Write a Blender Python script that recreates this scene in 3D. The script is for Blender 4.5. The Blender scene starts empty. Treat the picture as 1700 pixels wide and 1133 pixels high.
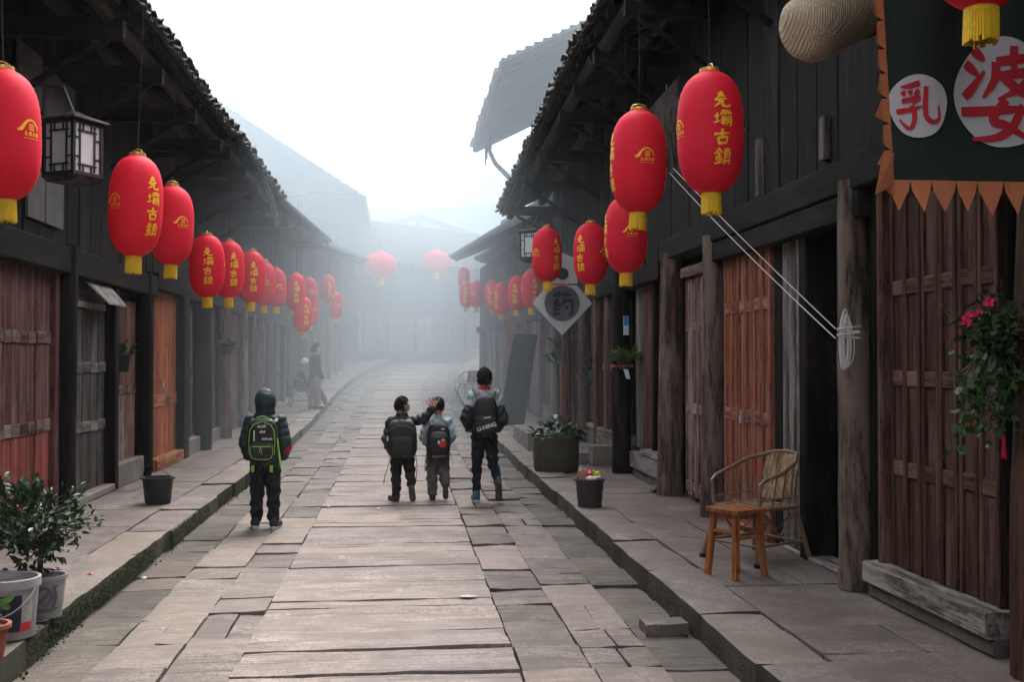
import bpy, bmesh, math, random
import numpy as np
from mathutils import Vector, Matrix, Euler
R = math.radians
rnd = random.Random(7)
SC = bpy.context.scene
COL = SC.collection

# ------------------------------------------------------------------ camera, sky, sun, exposure
FOC = 1800.0                      # focal length in pixels of the 1700 px wide photograph
YAW = math.atan(185 / FOC)
PITCH = math.atan(31.5 / FOC)
EYE = Vector((0, 0, 1.6))
cam = bpy.data.cameras.new('camera')
cam.sensor_width = 36
cam.lens = 36 * FOC / 1700
cam.clip_start, cam.clip_end = 0.05, 1000
camo = bpy.data.objects.new('camera', cam)
COL.objects.link(camo)
camo.location = EYE
camo.rotation_euler = (math.pi / 2 + PITCH, 0, -YAW)
SC.camera = camo
CROT = camo.rotation_euler.to_matrix()

world = bpy.data.worlds.new('World')
SC.world = world
world.use_nodes = True
wn, wl = world.node_tree.nodes, world.node_tree.links
bg = wn['Background']
sky = wn.new('ShaderNodeTexSky')
sky.sky_type = 'NISHITA'
sky.sun_disc = False
SUN_EL, SUN_ROT = R(58), R(20)
sky.sun_elevation, sky.sun_rotation = SUN_EL, SUN_ROT
sky.air_density, sky.dust_density, sky.ozone_density = 1.0, 4.0, 1.0
hs = wn.new('ShaderNodeHueSaturation')
hs.inputs['Saturation'].default_value = 0.22      # overcast: a grey sky
wl.new(sky.outputs[0], hs.inputs['Color'])
wl.new(hs.outputs[0], bg.inputs['Color'])
bg.inputs['Strength'].default_value = 0.15
sl = bpy.data.lights.new('sun', 'SUN')
sl.energy, sl.angle, sl.color = 0.8, R(40), (1.0, 0.97, 0.93)
so = bpy.data.objects.new('sun', sl)
COL.objects.link(so)
so.rotation_euler = (math.pi / 2 - SUN_EL, 0, math.pi - SUN_ROT)
so.location = (0, 0, 40)

SC.render.engine = 'CYCLES'
SC.view_settings.view_transform = 'Standard'
SC.view_settings.look = 'None'
SC.view_settings.exposure = 2.02
SC.view_settings.gamma = 1.0
cy = SC.cycles
cy.max_bounces, cy.diffuse_bounces, cy.glossy_bounces = 10, 4, 2
cy.transmission_bounces, cy.transparent_max_bounces, cy.volume_bounces = 4, 8, 8
cy.use_denoising = True
cy.use_adaptive_sampling = True
cy.adaptive_threshold = 0.02
cy.sample_clamp_indirect = 4.0

# ------------------------------------------------------------------ measuring helpers: a pixel of the photograph on a plane of the place
def ray(px, py):
    return CROT @ Vector(((px - 850) / FOC, (566.5 - py) / FOC, -1))
def at_x(px, py, X):
    d = ray(px, py); t = X / d.x; p = EYE + d * t
    return p.y, p.z
def at_y(px, py, Y):
    d = ray(px, py); t = Y / d.y; p = EYE + d * t
    return p.x, p.z
def at_z(px, py, Z):
    d = ray(px, py); t = (Z - EYE.z) / d.z; p = EYE + d * t
    return p.x, p.y
XL, XR = -3.25, 2.95
PAVE = 0.15
def L(px): return at_x(px, 598, XL)[0]
def RR(px): return at_x(px, 598, XR)[0]
def zg(y):                                        # the street climbs beyond the near houses
    y = min(y, 62.0)
    return 0.0013 * (y - 14) ** 2 if y > 14 else 0.0
def cx(y):                                        # and bends to the right
    y = min(y, 62.0)
    return 0.35 * ((y - 30) / 10) ** 2.4 if y > 30 else 0.0

# ------------------------------------------------------------------ mesh helpers
WLOC = {}
class MB:
    def __init__(self): self.v, self.f, self.m = [], [], []
    def add(self, vs, fs, mi=0):
        n = len(self.v)
        self.v.extend([tuple(p) for p in vs])
        for f in fs:
            self.f.append(tuple(i + n for i in f)); self.m.append(mi)
        return self
    def box(self, x0, x1, y0, y1, z0, z1, F=None, mi=0):
        P = [(x0, y0, z0), (x1, y0, z0), (x1, y1, z0), (x0, y1, z0), (x0, y0, z1), (x1, y0, z1), (x1, y1, z1), (x0, y1, z1)]
        if F: P = [F(*p) for p in P]
        return self.add(P, [(3, 2, 1, 0), (4, 5, 6, 7), (0, 1, 5, 4), (1, 2, 6, 5), (2, 3, 7, 6), (3, 0, 4, 7)], mi)
    def prism(self, poly, z0, z1, F=None, mi=0):   # poly in (a,b), extruded along the third coordinate
        n = len(poly)
        P = [(a, b, z0) for a, b in poly] + [(a, b, z1) for a, b in poly]
        if F: P = [F(*p) for p in P]
        fs = [tuple(range(n - 1, -1, -1)), tuple(range(n, 2 * n))]
        fs += [(i, (i + 1) % n, n + (i + 1) % n, n + i) for i in range(n)]
        return self.add(P, fs, mi)
    def plank(self, s0, s1, o0, o1, z0, z1, F=None, c=0.008, mi=0):
        c = min(c, (s1 - s0) * .3, (o1 - o0) * .5)
        return self.prism([(s0, o0), (s1, o0), (s1, o1 - c), (s1 - c, o1), (s0 + c, o1), (s0, o1 - c)], z0, z1, F, mi)
    def bar(self, s0, s1, o0, o1, z0, z1, F=None, c=0.01, mi=0):   # horizontal, front edges chamfered
        G = (lambda a, b, e: F(e, a, b)) if F else (lambda a, b, e: (e, a, b))
        return self.prism([(o0, z0), (o1 - c, z0), (o1, z0 + c), (o1, z1 - c), (o1 - c, z1), (o0, z1)], s0, s1, G, mi)
    def tube(self, pts, r, n=8, cap=True, mi=0, flat=None):
        pts = [Vector(p) for p in pts]
        k = len(pts)
        rs = r if isinstance(r, (list, tuple)) else [r] * k
        up = None
        V = []
        for i, p in enumerate(pts):
            t = (pts[min(i + 1, k - 1)] - pts[max(i - 1, 0)])
            if t.length < 1e-9: t = Vector((0, 0, 1))
            t.normalize()
            if up is None:
                a = Vector((0, 0, 1)) if abs(t.z) < .9 else Vector((1, 0, 0))
                up = (a - t * a.dot(t)).normalized()
            else:
                up = up - t * up.dot(t)
                up = up.normalized() if up.length > 1e-6 else t.orthogonal().normalized()
            b = t.cross(up)
            fx = 1.0 if flat is None else flat
            for j in range(n):
                an = 2 * math.pi * j / n
                V.append(p + (up * math.cos(an) * fx + b * math.sin(an)) * rs[i])
        fs = []
        for i in range(k - 1):
            for j in range(n):
                fs.append((i * n + j, i * n + (j + 1) % n, (i + 1) * n + (j + 1) % n, (i + 1) * n + j))
        if cap:
            fs.append(tuple(range(n - 1, -1, -1))); fs.append(tuple((k - 1) * n + j for j in range(n)))
        return self.add(V, fs, mi)
    def lathe(self, prof, n=24, c=(0, 0, 0), cap=False, mi=0):
        V = []
        for r, z in prof:
            for j in range(n):
                a = 2 * math.pi * j / n
                V.append((c[0] + r * math.cos(a), c[1] + r * math.sin(a), c[2] + z))
        fs = []
        for i in range(len(prof) - 1):
            for j in range(n):
                fs.append((i * n + j, i * n + (j + 1) % n, (i + 1) * n + (j + 1) % n, (i + 1) * n + j))
        if cap:
            fs.append(tuple(range(n - 1, -1, -1))); k = len(prof) - 1
            fs.append(tuple(k * n + j for j in range(n)))
        return self.add(V, fs, mi)
    def mesh(self, name, mats, off=(0, 0, 0), smooth=False, angle=38):
        me = bpy.data.meshes.new(name)
        v = np.array(self.v, dtype=float) - np.array(off, dtype=float)
        me.from_pydata(v.tolist(), [], self.f)
        for m in (mats if isinstance(mats, (list, tuple)) else [mats]): me.materials.append(m)
        if any(self.m): me.polygons.foreach_set('material_index', self.m)
        if smooth:
            me.polygons.foreach_set('use_smooth', [True] * len(me.polygons))
            me.set_sharp_from_angle(angle=R(angle))
        me.update()
        return me

def link(name, data, parent=None):
    o = bpy.data.objects.new(name, data)
    COL.objects.link(o)
    if parent is not None: o.parent = parent
    return o
def thing(name, label, cat, loc=(0, 0, 0), group=None):
    o = link(name, None)
    o.location = loc
    o.empty_display_size = 0.1
    o['label'], o['category'] = label, cat
    if group: o['group'] = group
    WLOC[o.name] = Vector(loc)
    return o
def part(name, mb, mats, parent, smooth=False, kind=None, angle=38, label=None):
    w = WLOC.get(parent.name, Vector((0, 0, 0)))
    o = link(name, mb.mesh(name, mats, w, smooth, angle), parent)
    WLOC[o.name] = w
    if kind: o['kind'] = kind
    if label: o['label'] = label
    return o
def solo(name, label, cat, mb, mats, loc=(0, 0, 0), group=None, smooth=False):
    o = link(name, mb.mesh(name, mats, loc, smooth))
    o.location = loc
    WLOC[o.name] = Vector(loc)
    o['label'], o['category'] = label, cat
    if group: o['group'] = group
    return o
def struct(name, mb, mats, kind='structure', smooth=False):
    o = link(name, mb.mesh(name, mats, (0, 0, 0), smooth))
    o['kind'] = kind
    WLOC[o.name] = Vector((0, 0, 0))
    return o
def dup(o, loc=None, rotz=None, scale=None, label=None, parent=None):
    c = o.copy(); COL.objects.link(c)
    if parent is not None: c.parent = parent
    for ch in [x for x in KIDS.get(o.name, [])]:
        dup(ch, parent=c)
    if loc is not None: c.location = loc
    if rotz is not None: c.rotation_euler = (0, 0, rotz)
    if scale is not None: c.scale = (scale,) * 3
    if label: c['label'] = label
    return c
KIDS = {}
def note_kids(o):
    KIDS[o.name] = list(o.children)
    for c in o.children: note_kids(c)

# ------------------------------------------------------------------ materials
def newmat(name):
    m = bpy.data.materials.new(name); m.use_nodes = True
    nt = m.node_tree
    return m, nt.nodes, nt.links, nt.nodes['Principled BSDF']
def rgb(c): return (c[0], c[1], c[2], 1)
def mix(n, l, fac, a, b, mode='MIX'):
    x = n.new('ShaderNodeMix'); x.data_type = 'RGBA'; x.blend_type = mode
    for key, val in ((0, fac), (6, a), (7, b)):
        if isinstance(val, bpy.types.NodeSocket): l.new(val, x.inputs[key])
        elif key == 0: x.inputs[0].default_value = val
        else: x.inputs[key].default_value = rgb(val)
    return x.outputs[2]
def noise(n, l, vec, scale, detail=4, rough=.6, dist=0):
    x = n.new('ShaderNodeTexNoise')
    x.inputs['Scale'].default_value, x.inputs['Detail'].default_value = scale, detail
    x.inputs['Roughness'].default_value, x.inputs['Distortion'].default_value = rough, dist
    if vec is not None: l.new(vec, x.inputs['Vector'])
    return x.outputs['Fac']
def ramp(n, l, fac, lo, hi):
    x = n.new('ShaderNodeMapRange'); x.inputs[1].default_value, x.inputs[2].default_value = lo, hi
    l.new(fac, x.inputs[0]); return x.outputs[0]
def obvec(n, l, scale=(1, 1, 1), world_space=False):
    tc = n.new('ShaderNodeTexCoord'); oi = n.new('ShaderNodeObjectInfo')
    src = tc.outputs['Object']
    if world_space:
        g = n.new('ShaderNodeNewGeometry'); src = g.outputs['Position']
    ad = n.new('ShaderNodeVectorMath'); ad.operation = 'MULTIPLY_ADD'
    ad.inputs[1].default_value = scale
    cb = n.new('ShaderNodeCombineXYZ')
    ml = n.new('ShaderNodeMath'); ml.operation = 'MULTIPLY'; ml.inputs[1].default_value = 57.0
    l.new(oi.outputs['Random'], ml.inputs[0])
    for i in range(3): l.new(ml.outputs[0], cb.inputs[i])
    l.new(src, ad.inputs[0]); l.new(cb.outputs[0], ad.inputs[2])
    return ad.outputs[0], oi.outputs['Random']
def bump(n, l, h, b, strength=.3, dist=.01):
    x = n.new('ShaderNodeBump'); x.inputs['Strength'].default_value, x.inputs['Distance'].default_value = strength, dist
    l.new(h, x.inputs['Height']); l.new(x.outputs[0], b.inputs['Normal'])
def vary(n, l, col, rand, lo=.75, hi=1.25, sat=None):
    h = n.new('ShaderNodeHueSaturation')
    mr = n.new('ShaderNodeMapRange'); mr.inputs[3].default_value, mr.inputs[4].default_value = lo, hi
    l.new(rand, mr.inputs[0]); l.new(mr.outputs[0], h.inputs['Value']); l.new(col, h.inputs['Color'])
    return h.outputs[0]
def wood(name, col, dark=None, wear=(.26, .22, .2), wear_amt=.25, axis='z', rough=.72, spread=.25):
    m, n, l, b = newmat(name)
    col, wear = tuple(c * .8 for c in col), tuple(c * .8 for c in wear)
    dark = tuple(c * .8 for c in dark) if dark else tuple(c * .42 for c in col)
    sc = {'z': (22, 22, 1.1), 'y': (22, 1.1, 22), 'x': (1.1, 22, 22)}[axis]
    v, rand = obvec(n, l, sc)
    g = noise(n, l, v, 1.0, 7, .68, .35)
    c = mix(n, l, ramp(n, l, g, .43, .57), dark, tuple(min(1, q * 1.15) for q in col))
    fine = noise(n, l, v, 5.0, 3, .7)
    c = mix(n, l, ramp(n, l, fine, .53, .62), c, tuple(x * .35 for x in dark)) if True else c
    sc2 = {'z': (5, 5, .9), 'y': (5, .9, 5), 'x': (.9, 5, 5)}[axis]
    v2, _ = obvec(n, l, sc2)
    w = noise(n, l, v2, 1.0, 6, .7, .2)
    k = n.new('ShaderNodeMath'); k.operation = 'MULTIPLY'; k.inputs[1].default_value = min(1, wear_amt * 2.2)
    l.new(ramp(n, l, w, .585 - wear_amt * .3, .68 - wear_amt * .3), k.inputs[0])
    c = mix(n, l, k.outputs[0], c, wear)
    c = vary(n, l, c, rand, 1 - spread, 1 + spread)
    l.new(c, b.inputs['Base Color'])
    rr = n.new('ShaderNodeMapRange'); rr.inputs[3].default_value, rr.inputs[4].default_value = rough - .1, min(1, rough + .18)
    l.new(g, rr.inputs[0]); l.new(rr.outputs[0], b.inputs['Roughness'])
    b.inputs['Specular IOR Level'].default_value = .12
    bump(n, l, g, b, .7, .006)
    return m
def stone(name, col, moss=0.0, axis='x', spread=.22, streak=.5, rough=.8):
    m, n, l, b = newmat(name)
    col = tuple(q * .74 for q in col)
    sc = {'x': (1.0, 9, 9), 'y': (9, 1.0, 9), 'n': (3, 3, 3)}[axis]
    v, rand = obvec(n, l, sc)
    s = noise(n, l, v, 1.6, 6, .65, .3)
    v2, _ = obvec(n, l, (1, 1, 1))
    big = noise(n, l, v2, 2.6, 5, .62, .4)
    gr = noise(n, l, v2, 70, 3, .7)
    c = mix(n, l, ramp(n, l, big, .38, .62), tuple(x * .58 for x in col), tuple(x * 1.12 for x in col))
    f = n.new('ShaderNodeMath'); f.operation = 'MULTIPLY'; f.inputs[1].default_value = streak
    l.new(ramp(n, l, s, .51, .6), f.inputs[0])
    c = mix(n, l, f.outputs[0], c, tuple(x * .52 for x in (col[0], col[1] * .97, col[2] * .92)))
    if axis == 'x':
        v3, _ = obvec(n, l, (.7, 34, 34))
        ck = noise(n, l, v3, 1.0, 3, .5, .6)
        c = mix(n, l, ramp(n, l, ck, .58, .62), c, tuple(x * .34 for x in col))
    c = mix(n, l, ramp(n, l, gr, .45, .65), c, tuple(x * .5 for x in col))
    pit = noise(n, l, v2, 24, 4, .7)
    c = mix(n, l, ramp(n, l, pit, .53, .6), c, tuple(x * .55 for x in col))
    geo = n.new('ShaderNodeNewGeometry')
    damp = ramp(n, l, noise(n, l, geo.outputs['Position'], 1.3, 7, .65, .6), .5, .64)
    dk = n.new('ShaderNodeMath'); dk.operation = 'MULTIPLY'; dk.inputs[1].default_value = .55
    l.new(damp, dk.inputs[0])
    c = mix(n, l, dk.outputs[0], c, (col[0] * .46, col[1] * .45, col[2] * .42))
    if moss > 0:
        mv = noise(n, l, v2, 1.7, 6, .72, .5)
        mk = n.new('ShaderNodeMath'); mk.operation = 'MULTIPLY'; mk.inputs[1].default_value = min(.9, .3 + moss)
        l.new(ramp(n, l, mv, .66 - moss * .4, .8 - moss * .3), mk.inputs[0])
        c = mix(n, l, mk.outputs[0], c, (.052, .054, .03))
    c = mix(n, l, ramp(n, l, rand, .55, .95), c, mix(n, l, .5, c, (col[0] * .62, col[1] * .56, col[2] * .5)))
    c = vary(n, l, c, rand, 1 - spread, 1 + spread)
    l.new(c, b.inputs['Base Color'])
    rg = n.new('ShaderNodeMapRange'); rg.inputs[3].default_value, rg.inputs[4].default_value = rough, rough - .28
    l.new(damp, rg.inputs[0]); l.new(rg.outputs[0], b.inputs['Roughness'])
    b.inputs['Specular IOR Level'].default_value = .25
    ad = n.new('ShaderNodeMath'); ad.operation = 'MULTIPLY_ADD'; ad.inputs[1].default_value = .35
    l.new(gr, ad.inputs[0]); l.new(s, ad.inputs[2])
    bump(n, l, ad.outputs[0], b, .8, .014)
    return m
def plain(name, col, rough=.6, spread=0.0, nz=.15, scale=40, metal=0.0, spec=.4, bmp=.15):
    m, n, l, b = newmat(name)
    v, rand = obvec(n, l, (1, 1, 1))
    g = noise(n, l, v, scale, 4, .6)
    c = mix(n, l, g, tuple(x * (1 - nz * 1.6) for x in col), tuple(min(1, x * (1 + nz)) for x in col))
    if spread: c = vary(n, l, c, rand, 1 - spread, 1 + spread)
    l.new(c, b.inputs['Base Color'])
    b.inputs['Roughness'].default_value, b.inputs['Metallic'].default_value = rough, metal
    b.inputs['Specular IOR Level'].default_value = spec
    if bmp: bump(n, l, g, b, bmp, .004)
    return m
def leafmat(name, col, col2, rough=.42):
    m, n, l, b = newmat(name)
    v, rand = obvec(n, l, (1, 1, 1))
    g = noise(n, l, v, 23, 2, .5)
    c = mix(n, l, ramp(n, l, g, .35, .65), col, col2)
    c = vary(n, l, c, rand, .7, 1.3)
    l.new(c, b.inputs['Base Color'])
    b.inputs['Roughness'].default_value = rough
    b.inputs['Specular IOR Level'].default_value = .3
    return m
def cloth(name, col, rough=.85, scale=120, nz=.2, sheen=.0, spec=.2, wr=.5):
    m, n, l, b = newmat(name)
    v, rand = obvec(n, l, (1, 1, 1))
    g = noise(n, l, v, scale, 2, .5)
    w = noise(n, l, v, 11, 4, .6, .8)
    c = mix(n, l, g, tuple(x * (1 - nz) for x in col), tuple(x * (1 + nz) for x in col))
    l.new(c, b.inputs['Base Color']); b.inputs['Roughness'].default_value = rough
    b.inputs['Specular IOR Level'].default_value = spec
    bump(n, l, w, b, wr, .03)
    return m

M = {}
M['w_dark'] = wood('soot_and_shade_timber', (.0105, .0082, .0072), wear=(.04, .029, .024), wear_amt=.24, spread=.6)  # sooty wood with the shade under the eaves put into its colour
M['w_darkx'] = wood('soot_and_shade_beam', (.0115, .0088, .0076), wear=(.042, .031, .026), wear_amt=.24, axis='y')  # beams likewise carry the eave shade in their colour
M['w_raft'] = wood('dark_rafter', (.014, .0105, .009), wear=(.04, .028, .022), wear_amt=.14, axis='x')  # rafter colour lowered too, for the shade under the eaves
M['w_purl'] = wood('weathered_purlin', (.035, .026, .022), wear=(.11, .09, .08), wear_amt=.3, axis='y')
M['w_maroon'] = wood('maroon_brown_planks', (.142, .06, .052), wear=(.2, .105, .09), wear_amt=.3)
M['w_redlow'] = wood('faded_red_paint', (.33, .068, .06), dark=(.17, .045, .04), wear=(.27, .12, .1), wear_amt=.25)
M['w_grey'] = wood('grey_brown_planks', (.088, .072, .067), wear=(.16, .14, .13), wear_amt=.3)
M['w_greylt'] = wood('silvery_weathered_wood', (.21, .18, .165), wear=(.33, .3, .28), wear_amt=.35)
M['w_greyltx'] = wood('silvery_weathered_sill', (.25, .21, .188), wear=(.4, .37, .35), wear_amt=.4, axis='y')
M['w_orange'] = wood('orange_varnish', (.42, .13, .055), dark=(.22, .065, .03), wear=(.36, .17, .1), wear_amt=.2)
M['w_reddoor'] = wood('faded_red_door_paint', (.36, .122, .07), dark=(.19, .06, .045), wear=(.36, .17, .125), wear_amt=.3)
M['w_pink'] = wood('washed_out_red_wood', (.24, .125, .105), wear=(.32, .24, .22), wear_amt=.38)
M['w_brown'] = wood('brown_varnished_panel', (.105, .052, .038), dark=(.05, .024, .019), wear=(.2, .105, .07), wear_amt=.25)
M['w_brownx'] = wood('brown_varnished_rail', (.12, .06, .042), wear=(.24, .14, .1), wear_amt=.35, axis='y')
M['w_maroonx'] = wood('maroon_brown_rail', (.155, .085, .075), wear=(.23, .17, .155), wear_amt=.35, axis='y')
M['w_greyx'] = wood('grey_brown_rail', (.12, .105, .1), wear=(.2, .18, .17), wear_amt=.35, axis='y')
M['w_pinkx'] = wood('washed_out_red_rail', (.26, .15, .125), wear=(.34, .26, .23), wear_amt=.4, axis='y')
M['w_orangex'] = wood('orange_varnish_rail', (.4, .14, .065), wear=(.4, .22, .13), wear_amt=.25, axis='y')
M['w_reddoorx'] = wood('faded_red_door_rail', (.36, .12, .082), wear=(.36, .22, .18), wear_amt=.35, axis='y')
M['w_post'] = wood('old_round_post', (.15, .106, .084), dark=(.06, .044, .038), wear=(.25, .195, .16), wear_amt=.4)
M['w_postred'] = wood('reddish_post', (.19, .085, .065), wear=(.26, .18, .15), wear_amt=.3)
M['black'] = plain('shade_dark_backing_board', (.016, .014, .013), .9)  # near-black boards: the shade inside the joints put into their colour
M['plaster'] = plain('grey_plaster', (.3, .285, .275), .9, nz=.3, scale=5)
M['plasterd'] = plain('dark_grey_plaster', (.13, .12, .115), .9, nz=.35, scale=6)  # a darker grey than the other plasters
M['plasterl'] = plain('limewash_plaster', (.46, .45, .45), .9, nz=.25, scale=4)
M['slab'] = stone('worn_sandstone_slab', (.47, .388, .352), .06, 'x', .14, .85)
M['slab2'] = stone('side_paving_stone', (.345, .288, .258), .2, 'x', .32, .7)
M['slab3'] = stone('mossy_gutter_stone', (.215, .182, .155), .36, 'x', .25, .4)
M['pave'] = stone('pavement_slab', (.315, .26, .236), .1, 'n', .07, .45)
M['kerb'] = stone('kerb_stone', (.36, .298, .265), .2, 'n', .16, .4)
M['found'] = stone('foundation_stone', (.33, .29, .26), .12, 'n', .2, .4)
M['earth'] = plain('damp_earth', (.05, .045, .036), .95, nz=.5, scale=14, bmp=.5)
M['tile'] = stone('grey_roof_tile', (.17, .18, .165), .5, 'n', .35, .3)
M['tilefar'] = stone('grey_roof_tile_course', (.09, .095, .095), .2, 'n', .1, .3)

# ------------------------------------------------------------------ the air: even haze, and a denser bank of smoke lying farther up the street
def air(name, x, y, z, density, colour):
    m = bpy.data.materials.new(name); m.use_nodes = True
    nt = m.node_tree; nt.nodes.remove(nt.nodes['Principled BSDF'])
    pv = nt.nodes.new('ShaderNodeVolumePrincipled')
    pv.inputs['Color'].default_value = rgb(colour)
    pv.inputs['Density'].default_value = density
    pv.inputs['Anisotropy'].default_value = 0.1
    nt.links.new(pv.outputs[0], nt.nodes['Material Output'].inputs['Volume'])
    b = MB().box(x[0], x[1], y[0], y[1], z[0], z[1])
    return struct(name, b, m, 'stuff')
HAZE_D, SMOKE_D = 0.0005, 0.023
air('haze', (-150, 150), (-25, 175), (-1.2, 19.5), HAZE_D, (.93, .965, 1.0))
air('smoke', (-148, 148), (14.5, 173), (-1.1, 19), SMOKE_D, (.79, .885, .95))
air('smoke', (-146, 146), (30.0, 171), (-1.05, 18.6), .011, (.79, .885, .95))

# ------------------------------------------------------------------ ground, street paving, raised pavements
g = MB()
ys = [-20, 0, 8, 14] + [14 + 3 * i for i in range(1, 17)] + [80, 120, 168]
xs = [-145, -60, -20, -8, -3, 0, 3, 8, 20, 60, 145]
V = [(x, y, zg(y) - .06) for y in ys for x in xs]
nx = len(xs)
g.add(V, [(j * nx + i, j * nx + i + 1, (j + 1) * nx + i + 1, (j + 1) * nx + i) for j in range(len(ys) - 1) for i in range(nx - 1)])
ground = struct('ground', g, M['earth'])
sb = MB()
sy = [3.5 + 1.5 * i for i in range(42)]
V = []
for y in sy:
    V += [(cx(y) - 2.0, y, zg(y) - .045), (cx(y) + 1.78, y, zg(y) - .045)]
sb.add(V, [(2 * i, 2 * i + 1, 2 * i + 3, 2 * i + 2) for i in range(len(sy) - 1)])
street = struct('street', sb, M['earth'])

def slab_mesh(mb, x0, x1, y0, y1, nx, ny, zt, rough=.006, edge=.012, skirt=.05, tilt=.004, strata=0.0, mi=0, mis=None):
    """one paving stone: uneven top, worn edges, sides going down"""
    tx, ty = rnd.uniform(-tilt, tilt), rnd.uniform(-tilt, tilt)
    wob = [rnd.uniform(-edge, edge) for _ in range(nx + 1)]
    wob2 = [rnd.uniform(-edge, edge) for _ in range(nx + 1)]
    rowz = [rnd.uniform(-strata, strata) for _ in range(ny + 1)]
    P = []
    for j in range(ny + 1):
        fy = j / ny
        for i in range(nx + 1):
            fx = i / nx
            if fy == 0: dy = wob[i]
            elif fy == 1: dy = wob2[i]
            else: dy = rnd.uniform(-edge, edge) * .8
            if i in (0, nx) and j in (0, ny):
                dy = dy * .4 + (.006 if j == 0 else -.006) * rnd.random()
            x = x0 + (x1 - x0) * fx + (rnd.uniform(-edge, edge) * .5 if i in (0, nx) else 0)
            y = y0 + (y1 - y0) * fy + dy
            z = zt(y) + rnd.uniform(-rough, rough) + tx * (fx - .5) * 2 + ty * (fy - .5) * 2 + rowz[j]
            if j in (0, ny) or i in (0, nx): z -= .005
            P.append((x + cx(y), y, z))
    n = nx + 1
    fs = [(j * n + i, j * n + i + 1, (j + 1) * n + i + 1, (j + 1) * n + i) for j in range(ny) for i in range(nx)]
    ring = [i for i in range(n)] + [j * n + nx for j in range(1, ny + 1)] + [ny * n + i for i in range(nx - 1, -1, -1)] + [j * n for j in range(ny - 1, 0, -1)]
    k = len(P)
    P += [(P[i][0], P[i][1], P[i][2] - skirt) for i in ring]
    m = len(ring)
    nt_ = len(fs)
    fs += [(ring[(a + 1) % m], ring[a], k + a, k + (a + 1) % m) for a in range(m)]
    mb.add(P, fs, mi)
    if mis is not None:
        for q in range(m): mb.m[-1 - q] = mis

stones = []                                   # (distance, args)
zs = lambda y: zg(y)
y = 4.3
while y < 47:                                 # long slabs down the middle
    d = rnd.choice([.2, .26, .3, .34, .42, .5, .58])
    stones.append((y, 'slab', (-.848 + rnd.uniform(-.008, .004), .62 + rnd.uniform(-.012, .004), y + .002, y + d - .003, 8, 3 if d > .3 else 2), rnd.uniform(-.008, .008)))
    y += d
for x0, x1, dmin, dmax, mat in ((-1.196, -.852, .32, .75, 'slab2'), (.628, .994, .32, .8, 'slab2'),
                                (-1.582, -1.202, .4, .8, 'slab2'), (1.0, 1.362, .35, .75, 'slab2'),
                                (-1.975, -1.588, .35, .8, 'slab3'), (1.368, 1.74, .3, .7, 'slab3')):
    y = 4.3 + rnd.random() * .4
    while y < 47:
        d = rnd.uniform(dmin, dmax)
        if abs(x1 - x0) > .3 and rnd.random() < .12 and mat == 'slab2':
            xm = x0 + (x1 - x0) * rnd.uniform(.4, .6)
            stones.append((y, mat, (x0, xm - .006, y + .003, y + d - .003, 2, 2), rnd.uniform(-.01, .008)))
            stones.append((y, mat, (xm + .006, x1, y + .003, y + d - .003, 2, 2), rnd.uniform(-.01, .008)))
        else:
            stones.append((y, mat, (x0 + rnd.uniform(-.004, .004), x1 + rnd.uniform(-.004, .004), y + .003, y + d - .003, 3, 3), rnd.uniform(-.012, .008) - (.010 if mat == 'slab3' else 0)))
        y += d
stones.sort(key=lambda s: s[0])
rest = {'slab': MB(), 'slab2': MB(), 'slab3': MB()}
for i, (yy, mat, a, dz) in enumerate(stones):
    far = i >= 296
    mb = rest[mat] if far else MB()
    slab_mesh(mb, *a, (lambda q, dz=dz: zs(q) + dz), rough=.0035 if mat == 'slab' else .005, edge=.008 if mat == 'slab' else .006,
              tilt=.006, strata=.006 if mat == 'slab' else .002)
    if not far: part('paving_stone', mb, M[mat], street, smooth=True, angle=30)
far = MB()
mats = []
for k, (mat, mb) in enumerate(rest.items()):
    far.add(mb.v, mb.f, k); mats.append(M[mat])
part('paving_stones', far, mats, street, kind='stuff')

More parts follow.
